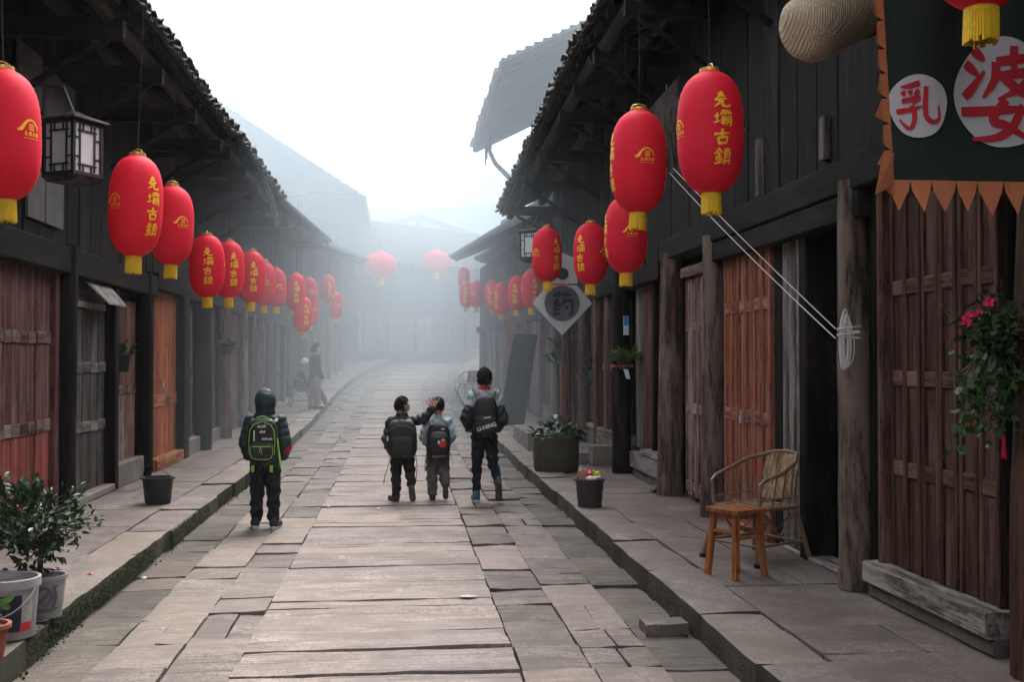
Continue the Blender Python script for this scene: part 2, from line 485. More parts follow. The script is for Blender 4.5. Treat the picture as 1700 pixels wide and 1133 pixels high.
M['kface_l'] = stone('mossy_kerb_face', (.10, .10, .075), .75, 'n', .2, .4)
M['kface_r'] = stone('dark_stained_kerb_face', (.14, .12, .10), .4, 'y', .35, .5)  # darker than the kerb tops, with stains
def pavement(name, side):
    xe, xw = (-1.95, -3.4) if side < 0 else (1.71, 3.1)
    b = MB()
    V = []
    for y in sy:
        c, z = cx(y), zg(y) + PAVE - .03
        V += [(xw + c - .5 * (1 if side < 0 else -1), y, z), (xe + c + (-.02 if side < 0 else .02), y, z), (xe + c + (-.02 if side < 0 else .02), y, z - .2)]
    b.add(V, [t for i in range(len(sy) - 1) for t in ((3 * i, 3 * i + 1, 3 * i + 4, 3 * i + 3), (3 * i + 1, 3 * i + 2, 3 * i + 5, 3 * i + 4))])
    p = struct(name, b, M['earth'])
    zt = lambda q: zg(q) + PAVE
    y = 3.6 + rnd.random() * .3
    while y < 50:                              # kerb stones
        d = rnd.uniform(.75, 1.5)
        mb = MB()
        w = .37 if side < 0 else .36
        a = (xe - w, xe) if side < 0 else (xe, xe + w)
        j = rnd.uniform(-.014, .014)
        dz = rnd.uniform(-.01, .008)
        slab_mesh(mb, a[0] + j, a[1] + j, y + .006, y + d - .006, 3, 6, (lambda q, dz=dz: zt(q) + dz), rough=.005, edge=.013, skirt=.22, mis=1)
        part('kerb_stone', mb, [M['kerb'], M['kface_l' if side < 0 else 'kface_r']], p, smooth=True, angle=32)
        y += d
    y = 3.6
    while y < 50:                              # broad slabs behind
        d = rnd.uniform(.55, 1.1)
        e = xe - .375 if side < 0 else xe + .365
        cuts = [e, e + (xw - e) * rnd.uniform(.42, .6), xw] if rnd.random() < .6 else [e, xw]
        for q in range(len(cuts) - 1):
            a, c = sorted((cuts[q], cuts[q + 1]))
            mb = MB()
            dz = rnd.uniform(-.004, .003)
            slab_mesh(mb, a + .003, c - .003, y + .003, y + d - .003, 4, 2, (lambda t, dz=dz: zt(t) + dz), rough=.0025, edge=.005, skirt=.05, tilt=.002)
            part('slab', mb, M['pave'], p, smooth=True, angle=30)
        y += d
    return p
pav_l = pavement('left_pavement', -1)
pav_r = pavement('right_pavement', 1)

# moss and small grass on the kerb faces and in the gutters
M['moss'] = leafmat('kerb_moss', (.014, .021, .008), (.045, .06, .018), .9)
M['mossdark'] = leafmat('dark_kerb_moss', (.016, .02, .011), (.045, .055, .024), .95)
def kerb_moss(name, xe, side, y0, y1, n, mat, zlo, zhi):
    mb = MB()
    for _ in range(n):
        y = y0 + (y1 - y0) * rnd.random() ** 1.5
        if math.sin(y * 2.1 + side) + math.sin(y * 5.3) * .6 < (-1.0 if side < 0 else -.35): continue
        z = zg(y) + zlo + (zhi - zlo) * rnd.random()
        x = xe + cx(y) - side * rnd.uniform(.0, .022)
        s = rnd.uniform(.004, .013)
        a, b_ = rnd.uniform(0, 6.28), rnd.uniform(-.8, .8)
        d = Vector((math.cos(a), math.sin(a), 0)) * s * .35
        tip = Vector((-side * rnd.uniform(.2, 1.0), b_, rnd.uniform(-.5, 1.1))).normalized() * s
        p = Vector((x, y, z))
        mb.add([p - d, p + d, p + tip], [(0, 1, 2)])
    return struct(name, mb, mat, 'stuff')
kerb_moss('moss', -1.95, -1, 4.4, 22, 60000, M['moss'], .0, .15)
kerb_moss('moss', 1.71, 1, 4.4, 20, 11000, M['mossdark'], .0, .14)
gr = MB()
for _ in range(700):                                  # weeds and grit in the gutters
    side = -1 if rnd.random() < .8 else 1
    y = 4.5 + 15 * rnd.random() ** 1.4
    if math.sin(y * 1.7 + side * 2) + math.sin(y * 4.1) * .5 < -.2: continue
    x = (-1.94 if side < 0 else 1.70) - side * abs(rnd.gauss(0, .025)) + cx(y)
    if rnd.random() < .7:
        s = rnd.uniform(.005, .017); a = rnd.uniform(0, 6.28)
        d = Vector((math.cos(a), math.sin(a), 0)) * s * .3
        p = Vector((x, y, zg(y) - .012))
        gr.add([p - d, p + d, p + Vector((rnd.uniform(-.01, .01), rnd.uniform(-.01, .01), s))], [(0, 1, 2)], 0)
    else:
        s = rnd.uniform(.002, .007)
        gr.box(x - s, x + s * .8, y - s, y + s, zg(y) - .03, zg(y) - .008 + s * .7, None, 1)
struct('gutter_weeds', gr, [M['moss'], M['mossdark']], 'stuff')

# ------------------------------------------------------------------ houses
class House:
    def __init__(h, label, side, p0, p1, s0, zf, ze0, ze1, over, cat='house', slope=.5, depth=5.5, name='timber_house', group=None, body=True, ridge=3.4, tiles_from=None, tiles_to=None, roof=True, raft=.32, s_hide=None):
        h.side, h.p0, h.s0 = side, Vector((p0[0], p0[1], 0)), s0
        d = Vector((p1[0] - p0[0], p1[1] - p0[1], 0)); h.len = d.length; h.dir = d.normalized()
        h.s1 = s0 + h.len
        h.nrm = Vector((h.dir.y, -h.dir.x, 0)) if side < 0 else Vector((-h.dir.y, h.dir.x, 0))
        h.zf, h.ze0, h.ze1, h.over, h.slope = zf, ze0, ze1, over, slope
        h.ridge = ridge
        h.o = thing(name, label, cat, (p0[0] - h.nrm.x * 1.0, p0[1] - h.nrm.y * 1.0, zf), group)
        if body: h.body(depth)
        if roof: h.roof(tiles_from, tiles_to, raft, depth)
    def F(h, s, o, z):
        p = h.p0 + h.dir * (s - h.s0) + h.nrm * o
        return Vector((p.x, p.y, z))
    def ze(h, s): return h.ze0 + (h.ze1 - h.ze0) * (s - h.s0) / h.len
    def zr(h, s, o): return h.ze(s) + (h.over - o) * h.slope if o > -h.ridge else h.ze(s) + (h.over + h.ridge) * h.slope + (o + h.ridge) * h.slope
    def body(h, depth):
        mb = MB()
        P = []
        for s in (h.s0 + .02, h.s1 - .02):
            P += [h.F(s, -.5, h.zf - .3), h.F(s, -.5, h.zr(s, -.5) - .08), h.F(s, -h.ridge, h.zr(s, -h.ridge) - .08), h.F(s, -depth, h.zr(s, -depth) - .08), h.F(s, -depth, h.zf - .3)]
        mb.add(P, [(4, 3, 2, 1, 0), (5, 6, 7, 8, 9)] + [(i, (i + 1) % 5, 5 + (i + 1) % 5, 5 + i) for i in range(5)])
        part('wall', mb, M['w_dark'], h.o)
    def roof(h, tf, tt, raft, depth):
        mb = MB()                                        # boarding under the tiles
        P = []
        for s in (h.s0 - .1, h.s1 + .1):
            for o in (h.over - .02, -h.ridge, -depth - .5):
                P += [h.F(s, o, h.zr(s, o)), h.F(s, o, h.zr(s, o) - .05)]
        mb.add(P, [(0, 2, 8, 6), (2, 4, 10, 8), (1, 7, 9, 3), (3, 9, 11, 5), (0, 6, 7, 1), (4, 5, 11, 10), (0, 1, 3, 2), (2, 3, 5, 4), (6, 8, 9, 7), (8, 10, 11, 9)])
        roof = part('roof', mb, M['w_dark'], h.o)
        # courses of tiles as ridged geometry, the eave tiles in view one by one
        pitch = .21
        n = int((h.len + .2) / pitch)
        sheet = MB()
        for k in range(n):
            s = h.s0 - .1 + (k + .5) * pitch
            near = tf is not None and tf <= s <= tt
            os_ = [h.over + .05 - .2 * i for i in range(int((h.over + h.ridge) / .2) + 1)]
            start = 2 if near else 0
            for i in range(start, len(os_) - 1, 1 if len(os_) < 26 else 1):
                o1, o0 = os_[i], os_[i + 1]
                zc = h.zr(s, max(o0, -h.ridge + .01))
                za = h.zr(s, o1)
                j = rnd.uniform(-.012, .012)
                sheet.add([h.F(s - .055, o1, za + .045), h.F(s + j, o1, za + .105), h.F(s + .055, o1, za + .045),
                           h.F(s - .055, o0, zc + .035), h.F(s + j, o0, zc + .085), h.F(s + .055, o0, zc + .035)], [(0, 1, 4, 3), (1, 2, 5, 4), (0, 2, 1)])
                sheet.add([h.F(s + .05, o1, za + .05), h.F(s + pitch / 2, o1, za + .02), h.F(s + pitch - .05, o1, za + .05),
                           h.F(s + .05, o0, zc + .04), h.F(s + pitch / 2, o0, zc + .008), h.F(s + pitch - .05, o0, zc + .04)], [(0, 1, 4, 3), (1, 2, 5, 4)])
            if near:
                for i in range(2):
                    for kind in (0, 1):
                        sx = s + (pitch / 2 if kind == 0 else 0)
                        o1 = os_[i] + rnd.uniform(-.02, .035)
                        t = h.dir.copy()
                        up = (h.nrm * -1.0 + Vector((0, 0, h.slope))).normalized()
                        nn = t.cross(up).normalized()
                        if nn.z < 0: nn = -nn
                        mt = Matrix((t, up, nn)).transposed().to_4x4()
                        ob = link('tile', TILE[kind][rnd.randrange(3)], roof)
                        pos = h.F(sx, o1, h.zr(sx, o1) + (.03 if kind == 0 else .055) + rnd.uniform(-.008, .02)) - WLOC[roof.name]
                        ob.matrix_local = Matrix.Translation(pos) @ mt @ Euler((rnd.uniform(-.12, .03), rnd.uniform(-.14, .14), rnd.uniform(-.15, .15))).to_matrix().to_4x4()
        part('roof_tiles', sheet, M['tilefar'], roof, kind='stuff')
        rb = MB()                                        # ridge course
        rb.tube([h.F(h.s0 - .1, -h.ridge, h.zr(h.s0, -h.ridge) + .08), h.F(h.s1 + .1, -h.ridge, h.zr(h.s1, -h.ridge) + .08)], .11, 8)
        part('ridge_cap', rb, M['tilefar'], roof, smooth=True)
        k = int(h.len / raft)
        for i in range(k + 1):                           # rafters under the eave
            s = h.s0 + i * h.len / k
            mb = MB()
            P = []
            for o in (h.over - .06, -.48):
                z = h.zr(s, o) - .053
                P += [h.F(s - .03, o, z), h.F(s + .03, o, z), h.F(s + .03, o, z - .08), h.F(s - .03, o, z - .08)]
            mb.add(P, [(0, 1, 2, 3), (7, 6, 5, 4), (0, 4, 5, 1), (1, 5, 6, 2), (2, 6, 7, 3), (3, 7, 4, 0)])
            part('rafter', mb, M['w_raft'], h.o)
        for o, r, nm in ((h.over - .22, .075, 'eave_purlin'), (h.over - .85, .085, 'purlin')):
            mb = MB()
            pts = [h.F(s, o, h.zr(s, o) - .135 - r * .9) for s in np.linspace(h.s0, h.s1, 9)]
            mb.tube([p + Vector((0, 0, rnd.uniform(-.012, .012))) for p in pts], [r * rnd.uniform(.92, 1.08) for _ in pts], 10)
            part(nm, mb, M['w_purl'], h.o, smooth=True)
    # --- pieces of the facade
    def boards(h, name, s0, s1, z0, z1, mat, n=None, rails=(), rmat=None, o=0.0, back=True, rail_h=.11, gap=.012, label=None, lean=0.0, lower=None, stiles=False):
        n = n or max(1, round((s1 - s0) / .2))
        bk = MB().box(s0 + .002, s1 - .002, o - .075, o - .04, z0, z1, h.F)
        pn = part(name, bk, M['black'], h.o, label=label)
        w = (s1 - s0) / n
        rails = sorted(rails)
        for i in range(n):
            a, b = s0 + i * w + gap / 2 + rnd.uniform(-.003, .003), s0 + (i + 1) * w - gap / 2 + rnd.uniform(-.003, .003)
            oo = o + rnd.uniform(-.006, .006)
            segs = [(z0, z1, mat)]
            if lower: segs = [(z0, lower[0], lower[1]), (lower[0], z1, mat)]
            for za, zb, mm in segs:
                part('plank', MB().plank(a, b, oo - .038, oo, za + rnd.uniform(0, .006), zb, h.F), M[mm], pn)
            if stiles:
                for u0, u1 in ((a - gap * .2, a + .034), (b - .034, b + gap * .2)):
                    part('stile', MB().plank(u0, u1, oo - .01, oo + .016, z0 + .01, z1 - .01, h.F, .005), M[mat], pn)
            for r in rails:
                rz = r + (rnd.uniform(-.003, .003) if stiles else rnd.uniform(-.006, .006))
                e = .0345 if stiles else .004
                part('rail', MB().bar(a + e, b - e, oo - .004, oo + (.0135 if stiles else .014), rz - rail_h / 2, rz + rail_h / 2, h.F, .006), M[rmat or mat], pn)
        return pn
    def rpost(h, s, o, r, z0, z1, mat='w_post', label=None, name='post', bend=.02, n=12):
        mb = MB()
        k = 9
        pts, rs = [], []
        ph = rnd.uniform(0, 6)
        for i in range(k + 1):
            f = i / k
            p = h.F(s + bend * math.sin(3.1 * f + ph), o + bend * .5 * math.cos(2.3 * f + ph), z0 + (z1 - z0) * f)
            pts.append(p); rs.append(r * (1.08 - .14 * f) * rnd.uniform(.96, 1.04))
        mb.tube(pts, rs, n)
        return part(name, mb, M[mat], h.o, smooth=True, label=label)
    def spost(h, s0, s1, o0, o1, z0, z1, mat='w_dark', name='post', label=None):
        return part(name, MB().plank(s0, s1, o0, o1, z0, z1, h.F, .014), M[mat], h.o, label=label)
    def beam(h, s0, s1, o0, o1, z0, z1, mat='w_darkx', name='lintel', label=None):
        return part(name, MB().bar(s0, s1, o0, o1, z0, z1, h.F, .012), M[mat], h.o, label=label)
    def bracket(h, s, zb, mat='w_raft', strut=True, w=.05):
        out = h.over - .1
        zt = h.zr(s, h.over - .22) - .3
        mb = MB()
        mb.box(s - w, s + w, -.1, out, zt - .1, zt + .06, h.F)
        bm_ = part('bracket_beam', mb, M[mat], h.o)
        if strut:
            mb = MB().tube([h.F(s, .03, zt - .62), h.F(s, out * .55, zt - .28), h.F(s, out - .12, zt - .11)], [.035, .03, .03], 6)
            part('strut', mb, M[mat], bm_, smooth=True)
        return bm_

def tile_mesh(kind):
    w, ln, t = (.105, .24, .012)
    mb = MB()
    n = 4
    V = []
    br = [rnd.uniform(-.012, .012) for _ in range(n + 1)]
    for yy in (0, 1):
        for z_ in (0, 1):
            for i in range(n + 1):
                a = (i / n - .5) * 2
                arc = .042 * (1 - a * a) if kind else -.034 * (1 - a * a)
                V.append((a * w, yy * ln + (br[i] if yy == 0 else 0), arc + z_ * t))
    q = n + 1
    fs = []
    for i in range(n):
        fs += [(q + i, q + i + 1, 3 * q + i + 1, 3 * q + i), (i + 1, i, 2 * q + i, 2 * q + i + 1), (i, i + 1, q + i + 1, q + i)]
    fs += [(0, q, 3 * q, 2 * q), (n, 2 * q + n, 3 * q + n, q + n)]
    mb.add(V, fs)
    return mb.mesh('tile', [M['tile']])
TILE = [[tile_mesh(k) for _ in range(3)] for k in (0, 1)]

def fill(h, s0, s1, z0, z1, top, seed, mats, sill=True, posts=True, bayw=1.5, pmat='w_dark', o=0.0):
    """a run of plain bays: sill, posts, plank panels and doors, lintel, boarded wall above"""
    r = random.Random(seed)
    s = s0
    while s < s1 - .3:
        w = min(r.uniform(bayw * .8, bayw * 1.25), s1 - s)
        if s1 - s - w < .6: w = s1 - s
        if posts:
            if r.random() < .55: h.rpost(s + .08, o + .08, .085, z0, z1 + .1, r.choice(['w_post', 'w_postred', 'w_maroon']))
            else: h.spost(s, s + .16, o - .02, o + .1, z0, z1 + .1, r.choice([pmat, 'w_postred', 'w_maroon']))
        zb = z0
        if sill and r.random() < .7:
            zb = z0 + r.uniform(.2, .34)
            h.beam(s + .18, s + w, o - .12, o + .03, z0 - .02, zb - .09, 'found', 'foundation')
            h.beam(s + .18, s + w, o - .1, o + .045, zb - .088, zb, 'w_greyltx', 'sill_beam')
        m, mx = r.choice(mats)
        a, b = s + .18, s + w
        if r.random() < .45:
            mid = a + (b - a) * r.uniform(.35, .65)
            h.boards('door', a, mid, zb, z1, m, rails=[zb + .7, zb + 1.35], rmat=mx, o=o - .02)
            m2, mx2 = r.choice(mats)
            h.boards('wall_panel', mid + .02, b, zb, z1, m2, rails=[zb + .9], rmat=mx2, o=o - .03)
        else:
            h.boards('wall_panel', a, b, zb, z1, m, rails=[zb + .8, zb + 1.5] if r.random() < .6 else [], rmat=mx, o=o - .02)
        s += w
    h.beam(s0, s1, o - .08, o + .09, z1, z1 + .2, 'w_darkx')
    h.boards('upper_wall', s0, s1, z1 + .2, top, 'w_dark', n=max(2, round((s1 - s0) / .32)), o=o - .04)

ZF = PAVE
# ---- left, nearest house
LA = House('dark tiled timber house nearest on the left, white lattice lamp on its wall', -1, (XL, -9), (XL, 14.42), -9, ZF, 4.63, 4.56, 1.05, tiles_from=8.6, tiles_to=14.5)  # extended unseen behind the camera to keep open sky off the fronts
zt = 2.42
LA.boards('wall_panel', 2.5, 7.4, ZF + .12, zt, 'w_maroon', n=24, rails=[1.0, 1.8], rmat='w_maroonx', lower=(.97, 'w_redlow'))
LA.spost(7.42, 7.64, -.05, .12, ZF, 2.6)
LA.boards('wall_panel', 7.66, 10.48, ZF + .12, zt, 'w_maroon', n=14, rails=[1.0, 1.8], rmat='w_maroonx', lower=(.97, 'w_redlow'), label='plank panel with red paint left on its lower half')
LA.beam(2.5, 10.5, -.1, .06, ZF, ZF + .12, 'found', 'foundation')
LA.spost(10.5, 10.62, -.02, .05, ZF, 2.5, 'w_maroon')
LA.rpost(10.78, .05, .12, ZF, 2.7, 'w_dark')
LA.boards('door', 10.98, 12.42, ZF + .08, 2.12, 'w_grey', n=5, rails=[.9, 1.52], rmat='w_greyx', o=-.01, label='grey brown plank door')
LA.beam(10.95, 12.5, -.1, .1, ZF, ZF + .08, 'found', 'threshold')
fl = MB().box(11.2, 12.3, .0, .025, 2.14, 2.2, LA.F)
fl.add([LA.F(11.35, .02, 2.46), LA.F(12.35, .02, 2.46), LA.F(12.35, .24, 2.2), LA.F(11.6, .24, 2.2), LA.F(11.35, .02, 2.44), LA.F(12.35, .02, 2.44), LA.F(12.35, .24, 2.18), LA.F(11.6, .24, 2.18)],
       [(0, 1, 2, 3), (7, 6, 5, 4), (0, 3, 7, 4), (1, 5, 6, 2), (3, 2, 6, 7)])
part('transom_flap', fl, M['w_greylt'], LA.o)
LA.beam(11.0, 12.45, -.05, -.02, 2.13, 2.5, 'w_greyx', 'transom')
LA.spost(12.44, 12.6, -.03, .1, ZF, 2.6)
LA.beam(12.6, 13.86, -.1, .1, ZF, .42, 'found', 'foundation')
LA.boards('wall_panel', 12.62, 13.78, .42, 2.3, 'w_maroon', n=5, rails=[1.25], rmat='w_maroonx', lower=(1.22, 'w_pink'), label='dull red plank panel behind a hanging pot')
LA.rpost(13.92, .06, .1, ZF, 2.7, 'w_dark')
LA.spost(14.05, 14.4, -.03, .08, ZF, 2.6)
LA.beam(2.5, 14.4, -.06, .13, 2.42, 2.68)
LA.boards('wall_panel', -8.9, 2.48, ZF, 2.42, 'w_maroon', n=30)  # unseen boards behind the camera, added to cut the light
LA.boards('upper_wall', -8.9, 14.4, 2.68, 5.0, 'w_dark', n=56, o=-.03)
for s0, s1, z0, z1 in ((9.85, 10.3, 2.86, 3.3), (10.34, 10.85, 2.86, 3.3), (9.6, 10.2, 3.86, 4.35), (10.3, 11.2, 3.8, 4.3)):
    part('plaster_infill', MB().box(s0, s1, -.02, .006, z0, z1, LA.F), M['plasterd'], LA.o)
for s in (3.4, 5.5, 7.5, 9.3, 10.78, 12.5, 14.2): LA.bracket(s, 2.7)
# ---- left, second house with the orange door
LB = House('tiled house with the tall orange door behind the black bucket on the left', -1, (XL, 14.46), (XL, 20.6), 14.46, ZF, 4.62, 4.6, 1.05, tiles_from=14.4, tiles_to=20.7)
LB.beam(14.46, 16.2, -.1, .12, ZF, .3, 'w_orangex', 'threshold')
LB.boards('door', 14.5, 16.2, .3, 2.52, 'w_orange', n=7, rails=[1.05], rmat='w_orangex', o=.0, rail_h=.16, label='orange varnished double door')
lk = MB().box(15.1, 15.17, .02, .05, 1.22, 1.3, LB.F)
lk.tube([LB.F(15.11, .035, 1.3), LB.F(15.11, .035, 1.335), LB.F(15.16, .035, 1.335), LB.F(15.16, .035, 1.3)], .006, 6)
M['steel'] = plain('dull_steel', (.55, .55, .55), .35, metal=.8)
part('padlock', lk, M['steel'], LB.o)
LB.spost(16.22, 16.6, -.02, .12, ZF, 2.6)
LB.beam(16.6, 18.3, -.1, .1, ZF, .4, 'found', 'foundation')
LB.boards('wall_panel', 16.65, 17.42, .4, 2.45, 'w_grey', n=4, rails=[1.35], rmat='w_greyx', rail_h=.3)
LB.rpost(17.75, .1, .14, ZF, 2.7, 'w_dark')
LB.boards('wall_panel', 18.25, 19.5, .4, 2.45, 'w_maroon', n=6, rails=[1.0, 1.6], rmat='w_maroonx')
LB.beam(18.2, 20.55, -.1, .06, ZF, .4, 'found', 'foundation')
LB.rpost(19.9, .12, .12, ZF, 2.7, 'w_postred')
LB.boards('wall_panel', 20.05, 20.55, .4, 2.45, 'w_pink', n=3, rails=[1.4], rmat='w_pinkx')
LB.beam(14.46, 20.6, -.06, .13, 2.52, 2.74)
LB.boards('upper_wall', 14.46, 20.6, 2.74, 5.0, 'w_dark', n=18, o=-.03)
for s in (15, 16.4, 17.8, 19.9): LB.bracket(s, 2.7)
part('loose_board', MB().tube([LB.F(18.0, 1.0, 4.62), LB.F(19.5, .98, 4.42), LB.F(20.6, .95, 4.1)], [.05, .06, .05], 5, flat=.4), M['w_greylt'], LB.o)
# ---- left, third house
mL = [('w_maroon', 'w_maroonx'), ('w_grey', 'w_greyx'), ('w_pink', 'w_pinkx'), ('w_maroon', 'w_maroonx')]
LC = House('hazy timber house on the left behind the seated and standing people', -1, (XL, 20.65), (XL + .05, 33.0), 20.65, zg(24) + .1, 4.5, 5.15, 1.1, raft=.5)
fill(LC, 20.7, 33, zg(24) + .1, 2.5, 5.3, 5, mL)
for s in (22, 25, 28, 31): LC.bracket(s, 2.7, strut=False)
# ---- right, nearest house
RA = House('dark tiled house nearest on the right with brown panelled doors behind the trailing plant', 1, (XR, -9), (XR, 11.74), -9, ZF, 5.15, 5.06, 1.0, tiles_from=9.0, tiles_to=11.9)  # its unseen stretch behind the camera is added to hold back sky light
RA.boards('wall_panel', 2.3, 4.6, .36, 2.7, 'w_brown', n=10, rails=[.96, 1.49, 2.03], rmat='w_brownx')
RA.rpost(4.66, .04, .13, ZF, 2.8, 'w_brown')
RA.beam(5.02, 6.42, -.12, .09, ZF, .238, 'found', 'foundation')
RA.beam(5.02, 6.42, -.1, .13, .24, .37, 'w_greyltx', 'sill_beam', label='pale weathered sill board with peeling paint')
RA.boards('door', 5.08, 6.28, .37, 2.68, 'w_brown', n=6, rails=[.96, 1.49, 2.03, 2.6], rmat='w_brownx', o=.0, rail_h=.09, stiles=True, label='brown panelled folding doors')
RA.spost(6.3, 6.36, -.03, .06, .37, 2.68, 'w_postred')
RA.rpost(6.66, .06, .105, ZF, 2.75, 'w_post', bend=.012)
RA.spost(6.46, 6.56, -.06, .02, ZF, 2.68, 'w_dark', name='shade_gap_board')  # dark strip standing in for the shade in this gap
RA.boards('side_door', 6.78, 7.02, ZF + .03, 2.5, 'w_brown', n=2, rails=[1.15], rmat='w_brownx', o=-.03, rail_h=.13)
RA.beam(6.76, 8.2, -.16, .02, ZF - .01, ZF + .03, 'w_greyltx', 'threshold')
RA.boards('inner_door', 7.2, 7.6, ZF + .25, 2.5, 'w_dark', n=3, o=-.24)
RA.spost(7.04, 7.1, -.2, -.02, ZF, 2.5, 'w_dark', name='door_frame')
RA.spost(7.6, 7.74, -.2, .03, ZF, 2.5, 'w_dark', name='door_frame')
RA.boards('wall_panel', 7.76, 8.16, ZF, 2.5, 'w_greylt', n=3, o=.0)
RA.spost(8.18, 8.36, -.05, -.005, ZF, 2.6, 'w_dark')
RA.boards('door', 8.38, 9.62, ZF + .06, 2.6, 'w_reddoor', n=6, rails=[1.12, 2.06, .32], rmat='w_reddoorx', o=.01, stiles=True, label='faded red double door with a padlock')
RA.beam(8.36, 9.66, -.1, .06, ZF, ZF + .06, 'w_reddoorx', 'threshold')
lk = MB().box(9.02, 9.06, .035, .06, 1.06, 1.12, RA.F)
lk.tube([RA.F(9.04, .045, 1.12), RA.F(9.04, .05, 1.16)], .012, 6)
part('padlock', lk, M['steel'], RA.o)
RA.rpost(9.82, .07, .115, ZF, 2.75, 'w_post', bend=.03)
RA.boards('door', 9.98, 11.1, ZF + .05, 2.44, 'w_pink', n=5, rails=[1.1, 1.95, .3], rmat='w_pinkx', o=-.03, stiles=True, label='washed out narrow panelled door')
RA.beam(9.95, 11.12, -.1, .03, 2.45, 2.56, 'w_pinkx', 'door_head')
RA.rpost(11.42, .06, .14, ZF, 2.75, 'w_post', bend=.03)
RA.beam(4.9, 11.7, -.08, .12, 2.68, 2.9)
RA.beam(6.5, 9.7, -.04, .11, 2.5, 2.67, 'w_darkx', 'lower_lintel')
RA.boards('wall_panel', -8.9, 2.28, ZF, 2.68, 'w_brown', n=30)  # unseen wall behind the camera, added for its effect on the light
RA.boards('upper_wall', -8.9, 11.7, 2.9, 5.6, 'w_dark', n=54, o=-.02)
for s in (3.2, 5.0, 6.66, 8.3, 9.8, 11.4): RA.bracket(s, 2.8)
for s, z0, z1 in ((8.62, 2.95, 3.42), (7.25, 3.0, 3.3)):
    part('batten', MB().plank(s, s + .09, -.02, .03, z0, z1, RA.F), M['w_greylt'], RA.o)
gb = [at_y(px, py, 10.9) for px, py in ((1127, 126), (1127, 287), (1100, 287), (1060, 200))]
part('gable_board', MB().prism(gb, 10.88, 10.91, lambda a, b, e: (a, e, b)), M['w_greylt'], RA.o)
# ---- right, second house
RB = House('second timber house on the right, behind the stone planter and the diamond sign', 1, (XR, 11.78), (XR, 21.2), 11.78, ZF, 5.04, 4.52, 1.03, tiles_from=11.7, tiles_to=21.2)
RB.beam(11.9, 13.2, -.12, .07, ZF, .27, 'found', 'foundation')
RB.beam(11.75, 13.25, -.1, .12, .272, .48, 'w_greyltx', 'sill_beam', label='thick cracked grey sill timber')
RB.beam(11.75, 12.6, -.1, .135, .484, .55, 'w_greyltx', 'sill_beam')
RB.boards('wall_panel', 11.75, 13.1, .5, 2.5, 'w_maroon', n=5, o=-.01)
RB.spost(12.25, 12.36, -.01, .05, .5, 2.5, 'w_dark')
RB.boards('wall_panel', 13.12, 13.55, .5, 2.5, 'w_greylt', n=2, o=-.02)
RB.rpost(13.72, .12, .12, ZF, 2.75, 'w_dark')
RB.beam(13.9, 15.8, -.1, .08, ZF, .62, 'w_greyltx', 'sill_beam')
RB.boards('wall_panel', 13.85, 15.7, .62, 2.5, 'w_grey', n=8, o=-.01, rails=[1.5], rmat='w_greyx')
RB.spost(14.5, 14.62, -.01, .05, .62, 2.5, 'w_postred')
RB.spost(15.1, 15.25, -.01, .06, .62, 2.5, 'w_pink')
fill(RB, 15.8, 21.2, .3, 2.5, 4.9, 11, [('w_maroon', 'w_maroonx'), ('w_grey', 'w_greyx'), ('w_brown', 'w_brownx')], bayw=1.1, sill=True)
RB.rpost(16.4, .42, .07, .3, 2.75, 'w_postred', label='thin reddish post standing clear of the wall')
RB.beam(11.75, 15.8, -.08, .12, 2.5, 2.72)
RB.boards('upper_wall', 11.75, 15.8, 2.72, 5.3, 'w_dark', n=12, o=-.04)
for s in (12.6, 13.72, 15.8, 17.8, 20): RB.bracket(s, 2.8)
stp = MB().bar(15.0, 17.0, .0, .88, ZF, ZF + .15, RB.F, .015)
st1 = part('step', stp, M['found'], RB.o)
stp = MB().bar(17.0, 19.2, .0, .95, ZF, ZF + .3, RB.F, .015)
part('step', stp, M['found'], RB.o)
part('stone_block', MB().bar(14.62, 14.98, -.0, .34, ZF, ZF + .27, RB.F, .015), M['found'], RB.o)
# ---- right, third house stands forward and narrows the street; upper storey set back
RC = House('hazy house on the right with an upper storey, where the street narrows', 1, (3.45, 21.6), (2.72, 38.0), 21.6, zg(25) + .1, 4.35, 5.2, 1.0, raft=.5, slope=.62, ridge=.9, depth=1.2)
fill(RC, 21.7, 37.9, zg(26) + .05, 2.55, 4.8, 21, [('w_maroon', 'w_maroonx'), ('w_grey', 'w_greyx'), ('w_dark', 'w_greyx'), ('w_pink', 'w_pinkx')], bayw=1.7)
part('plaster_infill', MB().box(21.75, 23.2, .0, .06, 2.8, 4.6, RC.F), M['plaster'], RC.o)
part('gable_post', MB().plank(21.62, 21.85, .05, .2, .2, 4.6, RC.F), M['w_greylt'], RC.o)
up = MB()
def UF(s, o, z): return Vector((3.75 - o, s, z))
up.box(24.5, 32.6, -5.5, -.3, 4.0, 8.6, UF)
part('upper_storey', up, M['w_grey'], RC.o)
uz = lambda o: 8.15 + (1.55 - o) * .5
rf = MB()
for (s0, s1) in ((23.7, 33.2),):
    P = []
    for s in (s0, s1):
        for o in (1.55, -3.0, -7.0):
            z = uz(o) if o >= -3 else uz(-3) + (o + 3) * .5
            P += [UF(s, o, z), UF(s, o, z - .16)]
    rf.add(P, [(0, 2, 8, 6), (2, 4, 10, 8), (1, 7, 9, 3), (3, 9, 11, 5), (0, 6, 7, 1), (4, 5, 11, 10), (0, 1, 3, 2), (2, 3, 5, 4), (6, 8, 9, 7), (8, 10, 11, 9)])
ur = part('upper_roof', rf, M['w_dark'], RC.o)
tl = MB()
